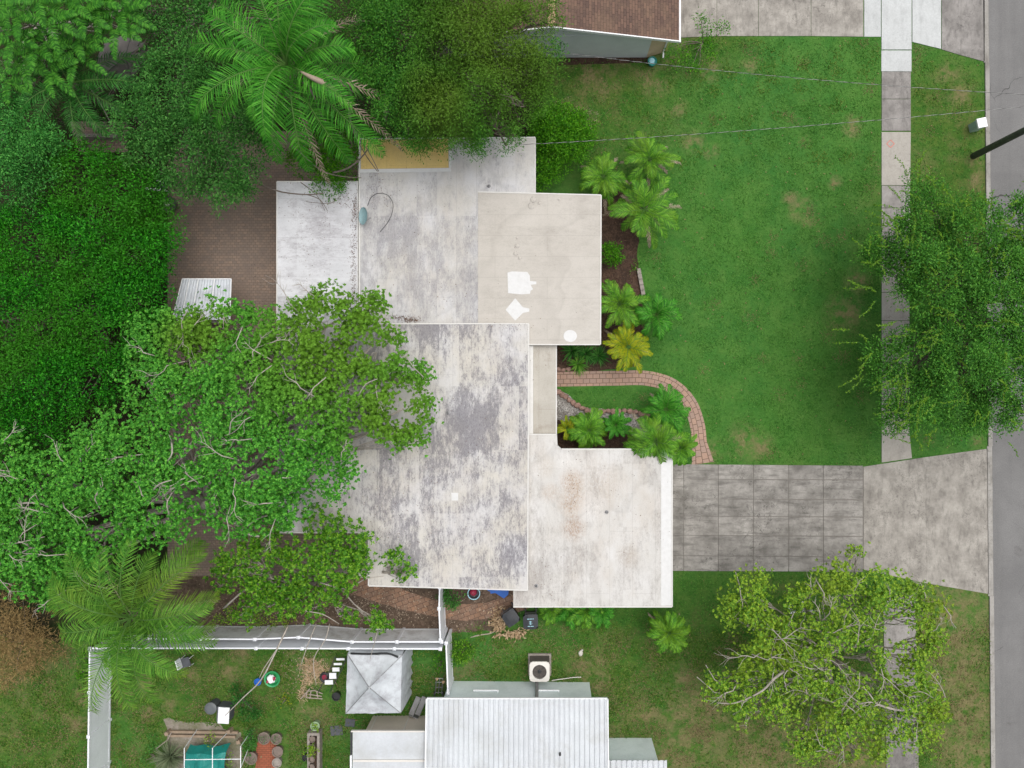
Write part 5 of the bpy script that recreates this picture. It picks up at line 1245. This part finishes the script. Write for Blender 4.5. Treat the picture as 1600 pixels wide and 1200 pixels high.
for i, (x, y) in enumerate(((893, 548), (915, 553), (935, 556))):
    blades(('dark strappy plant nearest the entry roof corner', 'middle dark strappy plant under the beige roof edge', 'dark strappy plant next to the yellow palm')[i], x, y, 90, .8, .05, 'lf_dark', 5+i, name='strappy_plant')

# ------------------------------------------------------------------ small palms
def pygmy(label, px, py, z, r, seed, lm='lf_date', n=20, dead=7, base=None, **kw):
    L = m_of(r, z)*1.12
    return palm('small_palm', label, px, py, z, n, L*1.05, L*.25, .032, M[lm], M['palmbark'], seed, dead=dead, trunk_r=.09, pairs=30, el=(-15, 72), droop=.65+(seed*37%11)*.05, vee=.3, stiff=1.0, base=base, **kw)
pygmy('small feathery palm at the top of the upper front bed', 1015, 250, 1.9, 46, 1, dead=6)
pygmy('small feathery palm nearest the large rounded shrub', 942, 277, 1.7, 46, 2, dead=4)
pygmy('largest small palm of the upper front bed, lowest of its three', 1006, 328, 2.1, 54, 3, dead=6)
pygmy('light green small palm beside the roof edge in the lower front bed', 968, 475, 1.8, 44, 4, dead=3)
pygmy('dark green small palm leaning over the front lawn', 1025, 492, 1.7, 44, 5, dead=1, lm='lf_palm')
pygmy('yellow-green small palm at the corner above the brick walk', 981, 542, 1.8, 40, 6, lm='lf_yel', dead=2)
pygmy('small palm beside the bend of the brick walk', 1040, 640, 1.5, 40, 7, dead=2, lm='lf_palm')
pygmy('largest small palm overhanging the garage roof corner', 1024, 690, 3.1, 50, 8, dead=5, n=28)
pygmy('small palm tucked against the garage roof corner by the walk', 1062, 700, 1.4, 32, 9, dead=2)
pygmy('bushy small palm between the gravel and the garage roof', 920, 672, 1.2, 36, 10, dead=1, n=34)
pygmy('small dark palm beside the gravel bed', 962, 664, 1.0, 24, 11, dead=1, lm='lf_palm')
pygmy('orange-yellow stunted palm at the entry roof edge', 886, 668, 1.0, 18, 12, lm='lf_yel', dead=0, n=16)
pygmy('spiky fan-like palm with drooping dead fronds below the garage', 1045, 988, 2.2, 36, 13, lm='lf_date', dead=5, n=46, base=(1022, 965))
for i, (x, y, r) in enumerate(((862, 952, 26), (888, 950, 32), (915, 950, 34), (940, 955, 26))):
    pygmy(('leftmost', 'second from left', 'third from left', 'rightmost')[i]+' of the four low cycads under the garage wall', x, y, .6, r, 20+i, lm=('lf_date', 'lf_palm')[i % 2], dead=2, n=24, group='cycads under the garage wall')

# ------------------------------------------------------------------ large palms
palm('queen_palm', 'tall bright green queen palm arching over the top left of the roof', 450, 104, 8.2, 25, 5.0, .85, .045, M['lf_palm'], M['palmbark'], 31, trunk_r=.2, pairs=64, el=(-15, 75), droop=.95, vee=.1, dead=6, base=(470, 180))
palm('queen_palm', 'olive green queen palm over the white fence corner', 205, 965, 6.6, 27, 4.3, .85, .035, M['lf_palm2'], M['palmbark'], 32, trunk_r=.2, pairs=60, el=(-5, 72), droop=.85, vee=.2, dead=4, base=(250, 900))
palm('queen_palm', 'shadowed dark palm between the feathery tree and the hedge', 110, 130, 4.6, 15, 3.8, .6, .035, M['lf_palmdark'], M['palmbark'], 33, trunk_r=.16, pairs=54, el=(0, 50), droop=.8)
pr = [o for o in COL.objects if o.name == 'queen_palm'][0]
m = MB(); pts = smoothpath([P(470, 112, 9.3), P(485, 120, 9.4), P(510, 132, 9.1), P(535, 146, 8.6)]); m.tube(pts, [.03, .05, .07, .09, .11, .12, .10, .08, .04, .015][:len(pts)], 7); m.build('flower_sheath', M['deadleaf'], pr, True)
# ------------------------------------------------------------------ trees
tree('shade_tree', 'huge bright green shade tree spreading over the stained roof', (330, 800),
     [(500, 510, 62, 6.0), (575, 540, 55, 5.4), (450, 560, 70, 6.6), (550, 620, 66, 6.2), (625, 640, 56, 5.2), (470, 650, 80, 7.2), (380, 620, 75, 7.2), (300, 560, 62, 6.2), (250, 540, 58, 5.6), (340, 510, 50, 5.4), (395, 520, 45, 5.4), (240, 610, 50, 6),
      (290, 690, 80, 7.4), (400, 740, 85, 7.4), (500, 730, 55, 6.2), (200, 720, 75, 7.0), (120, 760, 78, 6.6), (40, 790, 80, 6.2), (250, 790, 65, 6.8), (150, 840, 70, 6.0), (60, 870, 70, 5.6), (-40, 760, 90, 6), (10, 720, 45, 6), (640, 590, 25, 5), (360, 800, 45, 6.4), (440, 790, 40, 6.2), (-20, 850, 70, 5.6), (90, 905, 48, 5.0), (575, 480, 26, 5.2), (150, 700, 40, 6.4), (640, 675, 22, 5.2)],
     M['lf_main'], M['palebark'], low=-.6, seed=41, dens=14.0, per=56, crad=.27, ln=.10, wd=.065, trunk_r=.34, twig=.10, rosette=7, rnd=.6, shell=.5, lumps=(5, 15), gaps=20, xz=.5, fans=60,
     extra=[([(322, 770, 4.5), (345, 795, 5.2), (366, 815, 5.6), (385, 833, 5.8), (405, 838, 6.0)], .11, .04), ([(366, 818, 5.7), (385, 805, 6.4), (410, 795, 6.8), (428, 790, 7.0)], .045, .02), ([(345, 797, 5.6), (356, 792, 6.4), (372, 790, 7.2)], .035, .015), ([(380, 828, 6), (400, 812, 6.6), (418, 806, 6.8)], .03, .012),
            ([(0, 795, 6.4), (20, 788, 6.6), (60, 786, 6.7), (85, 798, 6.3)], .05, .03), ([(64, 790, 6.8), (56, 774, 7.2)], .03, .012), ([(4, 858, 6.0), (30, 864, 6.2), (50, 856, 6.4), (72, 864, 6.1)], .045, .025), ([(50, 858, 6.5), (40, 850, 6.9), (28, 846, 7)], .03, .012),
            ([(268, 690, 8.3), (269, 708, 8.6), (262, 720, 8.2)], .04, .02), ([(269, 690, 8.4), (264, 680, 8.8)], .025, .01), ([(560, 618, 7.6), (572, 600, 7.8), (590, 592, 7.6)], .03, .012), ([(240, 765, 8), (250, 756, 8.3), (268, 750, 8.2)], .04, .02)])
def sprig(root, rng): pass
tree('citrus_tree', 'small glossy-leaved tree at the bottom left roof corner', (505, 900),
     [(500, 820, 28, 4.6), (540, 845, 40, 4.4), (480, 875, 38, 4.2), (530, 885, 42, 4.4), (420, 850, 35, 4.0), (400, 900, 26, 3.4), (455, 920, 28, 3.4), (370, 870, 30, 4.0), (580, 965, 18, 2.8), (545, 965, 14, 2.8), (490, 955, 18, 2.8), (622, 880, 20, 4.0), (640, 895, 13, 4.0), (418, 935, 20, 3.0), (440, 945, 24, 2.8), (400, 930, 26, 2.8), (350, 900, 26, 3.2), (470, 930, 24, 3.0), (380, 960, 18, 2.4), (520, 925, 22, 3.2), (565, 880, 24, 4.2), (600, 975, 12, 2.5)],
     M['lf_glossy'], M['palebark'], seed=42, dens=13, per=36, crad=.24, ln=.13, wd=.075, trunk_r=.15, twig=.4, rosette=6,
     extra=[([(455, 948, 2.8), (480, 955, 3.0), (505, 960, 3.1), (530, 975, 3.0)], .035, .015), ([(500, 910, 3.6), (540, 920, 3.9), (570, 905, 4.2), (600, 900, 4.3)], .035, .015), ([(350, 950, 2.5), (385, 920, 3.0), (415, 908, 3.4)], .05, .03),
            ([(494, 975, 2.6), (480, 1010, 3.2), (470, 1040, 3.4), (490, 1055, 3.5)][:3], .03, .012), ([(450, 978, 2.8), (430, 1020, 3.4), (408, 1062, 3.6), (380, 1090, 3.7), (352, 1118, 3.8)], .05, .018), ([(430, 1018, 3.4), (412, 1045, 3.6), (405, 1060, 3.6)], .025, .012), ([(515, 975, 2.7), (508, 1000, 3.2), (490, 1030, 3.4), (494, 1070, 3.5)], .03, .012), ([(590, 985, 2.8), (585, 1005, 3.2), (578, 1030, 3.3)], .025, .01)])
tree('hedge_tree', 'dense deep green vine-covered thicket filling the left side', (120, 480),
     [(60, 400, 90, 4.0, 1.6), (150, 380, 80, 4.0, 1.5), (220, 400, 62, 3.6, 1.3), (200, 320, 62, 3.6, 1.3), (120, 290, 60, 3.8, 1.3), (60, 500, 90, 4.2, 1.6), (160, 480, 85, 4.2, 1.6), (220, 470, 55, 3.8, 1.3), (50, 600, 90, 4.0, 1.5), (140, 580, 70, 4.0, 1.4), (60, 670, 50, 3.6, 1.3), (-40, 500, 90, 4.2, 1.5), (-30, 640, 80, 4, 1.4), (250, 370, 35, 3.2, 1.0), (-30, 380, 60, 3.8, 1.4), (170, 260, 36, 3.2, 1.1), (180, 560, 30, 3.6, 1.1), (240, 330, 34, 3.0, 1.0)],
     M['lf_vine'], M['bark'], seed=43, dens=8, per=40, crad=.34, ln=.15, wd=.06, trunk_r=.25, twig=0, low=.05, rnd=.9, shell=.75, cat='thicket', lumps=(7, 18), gaps=30)
tree('round_crown_tree', 'dark green round-crowned tree above the brick patio', (300, 190),
     [(270, 140, 68, 5.4), (240, 190, 58, 5.0), (300, 230, 62, 5.2), (345, 180, 70, 5.6), (380, 250, 52, 4.8), (355, 290, 40, 4.4), (290, 95, 50, 5.0), (240, 240, 42, 4.6), (395, 190, 40, 4.8), (300, 280, 36, 4.3)],
     M['lf_dark'], M['bark'], seed=44, dens=9, per=34, crad=.3, ln=.15, wd=.055, trunk_r=.25, shell=.6, twig=.1, lumps=(5, 15), gaps=6)
tree('left_edge_tree', 'mid green lumpy tree cut by the left picture edge', (20, 220),
     [(20, 200, 52, 5.2), (50, 250, 50, 5.2), (20, 300, 42, 4.8), (-20, 250, 60, 5.4), (10, 160, 38, 4.8), (75, 230, 26, 4.8)],
     M['lf_left'], M['bark'], seed=45, dens=10, per=36, crad=.3, ln=.13, wd=.06, trunk_r=.22, shell=.65, twig=.1, lumps=(5, 14))
tree('oak_tree', 'olive green fine-leaved oak hanging over the top roof edge', (680, 60),
     [(640, 60, 85, 7.4), (720, 40, 80, 7.6), (790, 60, 70, 7.2), (830, 110, 42, 6.2), (740, 120, 75, 7.2), (660, 130, 75, 7.0), (620, 150, 50, 6.2), (700, 185, 50, 6.2), (770, 190, 42, 5.8), (660, 200, 36, 5.4), (790, 225, 20, 5.0), (740, 215, 30, 5.4), (820, 160, 34, 5.8), (590, 100, 45, 6.4), (560, 40, 60, 6.6), (830, 30, 45, 6.6), (680, -40, 120, 7.6), (600, 190, 28, 5.4)],
     M['lf_oak'], M['bark'], seed=46, dens=8, per=70, crad=.34, ln=.12, wd=.04, trunk_r=.35, twig=.3, shell=.4, flat=.5, lumps=(5, 17), gaps=12,
     extra=[([(520, 270, 3.6), (545, 262, 3.8), (570, 240, 4.0), (590, 205, 4.2), (600, 198, 4.2)], .05, .025), ([(405, 288, 3.3), (440, 300, 3.4), (480, 304, 3.4), (505, 302, 3.4)], .04, .025), ([(480, 304, 3.4), (500, 312, 3.4), (512, 330, 3.4)], .025, .01), ([(547, 125, 5.0), (548, 165, 5.0), (550, 200, 4.6), (570, 240, 4.2), (590, 268, 4.0)], .035, .02), ([(400, 190, 5.2), (440, 215, 5.0), (470, 238, 4.8)], .05, .03),
            ([(475, 120, 9.0), (490, 150, 8.2), (505, 185, 7.0), (520, 195, 6.5)], .05, .02), ([(548, 118, 7.4), (550, 140, 7.2), (545, 180, 6.6), (560, 215, 5.6), (575, 235, 4.8), (592, 268, 4.2)], .045, .02), ([(478, 315, 3.4), (515, 318, 3.3), (525, 310, 3.4)][::-1], .02, .01), ([(470, 285, 4.2), (495, 305, 3.6), (508, 330, 3.2)], .025, .008), ([(430, 210, 7.8), (465, 235, 6.8), (500, 265, 5.2), (530, 275, 4.4), (565, 278, 3.6)], .04, .015), ([(500, 112, 8.6), (530, 128, 8.0), (560, 150, 7.2)], .03, .01)])
# feathery tree in the corner
def feather(root, rng):
    V = []; F = []; k = 0; rb = MB()
    for x, y, z in ((30, 20, 6.5), (80, 30, 6.8), (130, 20, 6.5), (190, 15, 6.2), (60, 70, 6.0), (20, 60, 6.2), (75, 110, 5.6), (40, 90, 5.8), (120, 60, 6.0), (180, 40, 6.0), (110, 0, 6.8), (0, 0, 6.6), (120, 85, 5.6), (150, 0, 6.5), (15, 120, 5.4), (60, 0, 7)):
        v, f, r_ = fronds(P(x, y, z), rng, 6, 1.6, .28, .05, pairs=30, el=(0, 35), droop=.35, vee=.0, side=1.3, stiff=.3)
        V.append(v); F += [tuple(i+k for i in q) for q in f]; k += len(v); rb.v, rb.f = rb.v+r_.v, rb.f+[tuple(i+len(rb.v) for i in q) for q in r_.f]
    mk('feathery_leaves', np.concatenate(V), F, M['lf_fine'], root)
tree('feathery_tree', 'feathery bright green tree in the top left corner', (70, 40), [(40, 30, 60, 5.2), (100, 60, 50, 4.8), (180, 10, 34, 4.8), (60, 100, 45, 4.4), (110, 110, 34, 4), (20, 130, 40, 4), (130, 30, 40, 5)], M['lf_fine'], M['palebark'], seed=47, dens=5, per=24, crad=.3, ln=.12, wd=.04, trunk_r=.2, sprigs=feather, twig=.2,
     extra=[([(100, 110, 4.2), (125, 125, 4.2), (150, 150, 3.2), (172, 190, 2.6)], .05, .03)])
tree('background_tree', 'dark tree mass along the top behind the queen palm', (330, 10), [(150, 180, 24, 1.6), (120, 160, 26, 1.8), (90, 190, 24, 2.2), (250, 50, 30, 3.6), (210, 20, 24, 3.4), (240, 90, 24, 3.2), (270, 200, 30, 2.4), (500, 200, 30, 2.6), (580, 160, 30, 3.4), (560, 200, 24, 2.6), (850, 80, 26, 4.6), (260, 10, 50, 4.8), (320, 30, 60, 4.8), (400, 20, 60, 4.6), (470, 40, 50, 4.2), (230, 40, 26, 4), (300, -30, 70, 5), (500, 160, 34, 3.6), (440, 90, 40, 3.8)], M['lf_dark'], M['bark'], seed=48, dens=8, per=30, crad=.3, ln=.14, wd=.06, trunk_r=.2, twig=.1)
tree('vine_bush', 'bright leafy bush poking over the top left roof edge', (535, 250), [(530, 255, 30, 2.9), (515, 285, 24, 2.9), (545, 230, 22, 2.8), (500, 235, 30, 2.6), (470, 250, 26, 2.5), (520, 205, 28, 2.8)], M['lf_bush'], M['bark'], seed=49, dens=16, per=34, crad=.22, ln=.13, wd=.055, trunk_r=.1, twig=.1, cat='bush')
def shoots(root, rng):
    V = []; F = []; k = 0; mb = MB()
    spots = [(1440, 300), (1400, 340), (1470, 320), (1530, 350), (1500, 400), (1430, 400), (1560, 420), (1590, 330), (1450, 470), (1520, 480), (1570, 500), (1380, 540), (1420, 580), (1480, 600), (1540, 620), (1590, 560), (1400, 620), (1450, 640), (1510, 560), (1440, 540), (1600, 450), (1500, 340), (1390, 380), (1360, 440), (1480, 440), (1580, 380), (1600, 640), (1560, 560), (1420, 660), (1640, 500), (1640, 400), (1350, 560)]
    for x, y in spots:
        for j in range(7):
            p = np.array(P(x+rng.normal()*20, y+rng.normal()*22, 6.7+rng.uniform(-.7, .5))); cx, cy = 1500, 480
            a = math.atan2(-(y-cy), x-cx)+rng.normal()*.7; L = rng.uniform(.4, 1.2); pts = [p]; e = rng.uniform(.0, .6); K = 8
            for q in range(K):
                p = p+np.array([math.cos(a)*math.cos(e), math.sin(a)*math.cos(e), math.sin(e)])*L/K; pts.append(p); e -= .12; a += rng.normal()*.04
            mb.tube([Vector(q) for q in pts], .007, 3, False)
            pts = np.array(pts); T = np.linspace(.05, .99, 26)*K; i0 = T.astype(int); fr = (T-i0)[:, None]; base = pts[i0]*(1-fr)+pts[i0+1]*fr; n = len(base)
            dd = rng.normal(size=(n, 3))*.6+unit(pts[i0+1]-pts[i0])*.8
            v, f = leaves(base, np.tile([0, 0, 1.], (n, 1))+rng.normal(size=(n, 3))*.4, dd, rng.uniform(.07, .13, n), rng.uniform(.04, .065, n)); V.append(v); F.append(f+k); k += len(v)
    mk('new_shoots', np.concatenate(V), np.concatenate(F), M['lf_shoot'], root); ss = mb.build('shoot_stems', M['stalk'], root); ss['kind'] = 'stuff'
tree('street_tree', 'wide kerbside tree with long yellow-green shoots over the sidewalk', (1480, 470),
     [(1450, 340, 48, 5.2), (1520, 370, 60, 5.6), (1590, 360, 50, 5.2), (1420, 400, 52, 5.2), (1480, 440, 70, 6.0), (1560, 460, 75, 6.0), (1390, 560, 36, 4.8), (1450, 545, 50, 5.4), (1510, 560, 70, 6.0), (1590, 570, 70, 5.6), (1430, 620, 50, 5.0), (1500, 640, 44, 4.8), (1560, 640, 36, 4.8), (1380, 400, 30, 4.6), (1640, 430, 90, 5.6), (1650, 570, 80, 5.4), (1400, 640, 22, 4.4), (1375, 590, 18, 4.4), (1440, 290, 22, 4.8)],
     M['lf_street'], M['bark'], seed=50, dens=11, per=66, crad=.30, ln=.12, wd=.055, trunk_r=.26, twig=.12, sprigs=shoots, flat=.5, lumps=(3, 15), gaps=6)
tree('yard_tree', 'open yellow-green tree with pale bare branches in the lower right', (1280, 1010),
     [(1170, 930, 42, 5.0), (1150, 960, 26, 4.8), (1250, 940, 26, 5.0), (1290, 920, 42, 5.6), (1330, 900, 26, 5.2), (1360, 910, 34, 5.2), (1400, 930, 36, 5.2), (1440, 950, 40, 5.0), (1460, 1000, 24, 4.8), (1200, 1000, 48, 5.6), (1180, 1040, 32, 5.2), (1290, 990, 44, 5.8), (1340, 980, 34, 5.4), (1260, 1050, 42, 5.6), (1150, 1080, 34, 5.0), (1110, 1075, 22, 4.6), (1220, 1100, 38, 5.2), (1160, 1120, 22, 4.8), (1310, 1080, 40, 5.4), (1370, 1080, 44, 5.4), (1430, 1090, 40, 5.2), (1300, 1140, 36, 5.0), (1260, 1160, 30, 4.8), (1380, 1150, 38, 5.0), (1440, 1150, 28, 4.8), (1330, 1120, 26, 5.2), (1420, 1030, 30, 5.0), (1460, 1110, 22, 4.8), (1360, 1030, 22, 5.2), (1330, 1170, 20, 4.8), (1240, 990, 22, 5.2), (1335, 870, 20, 5), (1410, 1080, 20, 5)],
     M['lf_yard'], M['palebark'], seed=51, dens=17, per=42, crad=.27, ln=.095, wd=.06, trunk_r=.16, twig=.22, shell=.3, rosette=6, lumps=(3, 12), gaps=16, xz=-.2, fans=50,
     extra=[([(1270, 1050, 4), (1300, 1020, 5.0), (1315, 1000, 5.8), (1320, 965, 6.2), (1330, 950, 6.4)], .08, .03), ([(1320, 965, 6.2), (1300, 945, 6.5), (1295, 930, 6.6)], .03, .015), ([(1275, 1030, 4.8), (1240, 1040, 5.6), (1210, 1060, 6.0), (1190, 1080, 6.0), (1150, 1098, 5.7), (1120, 1098, 5.4)], .08, .02), ([(1240, 1040, 5.6), (1225, 1055, 6.2), (1230, 1080, 6.2)], .03, .012),
            ([(1290, 1060, 4.6), (1330, 1080, 5.4), (1370, 1100, 5.8), (1410, 1110, 5.8), (1440, 1100, 5.8)], .08, .03), ([(1345, 1120, 5.8), (1342, 1115, 6), (1360, 1110, 6)], .03, .015), ([(1370, 1100, 5.9), (1350, 1075, 6.2), (1335, 1070, 6.2)], .035, .015), ([(1270, 1020, 5.2), (1290, 1022, 6.0), (1310, 1015, 6.2)], .04, .02)])
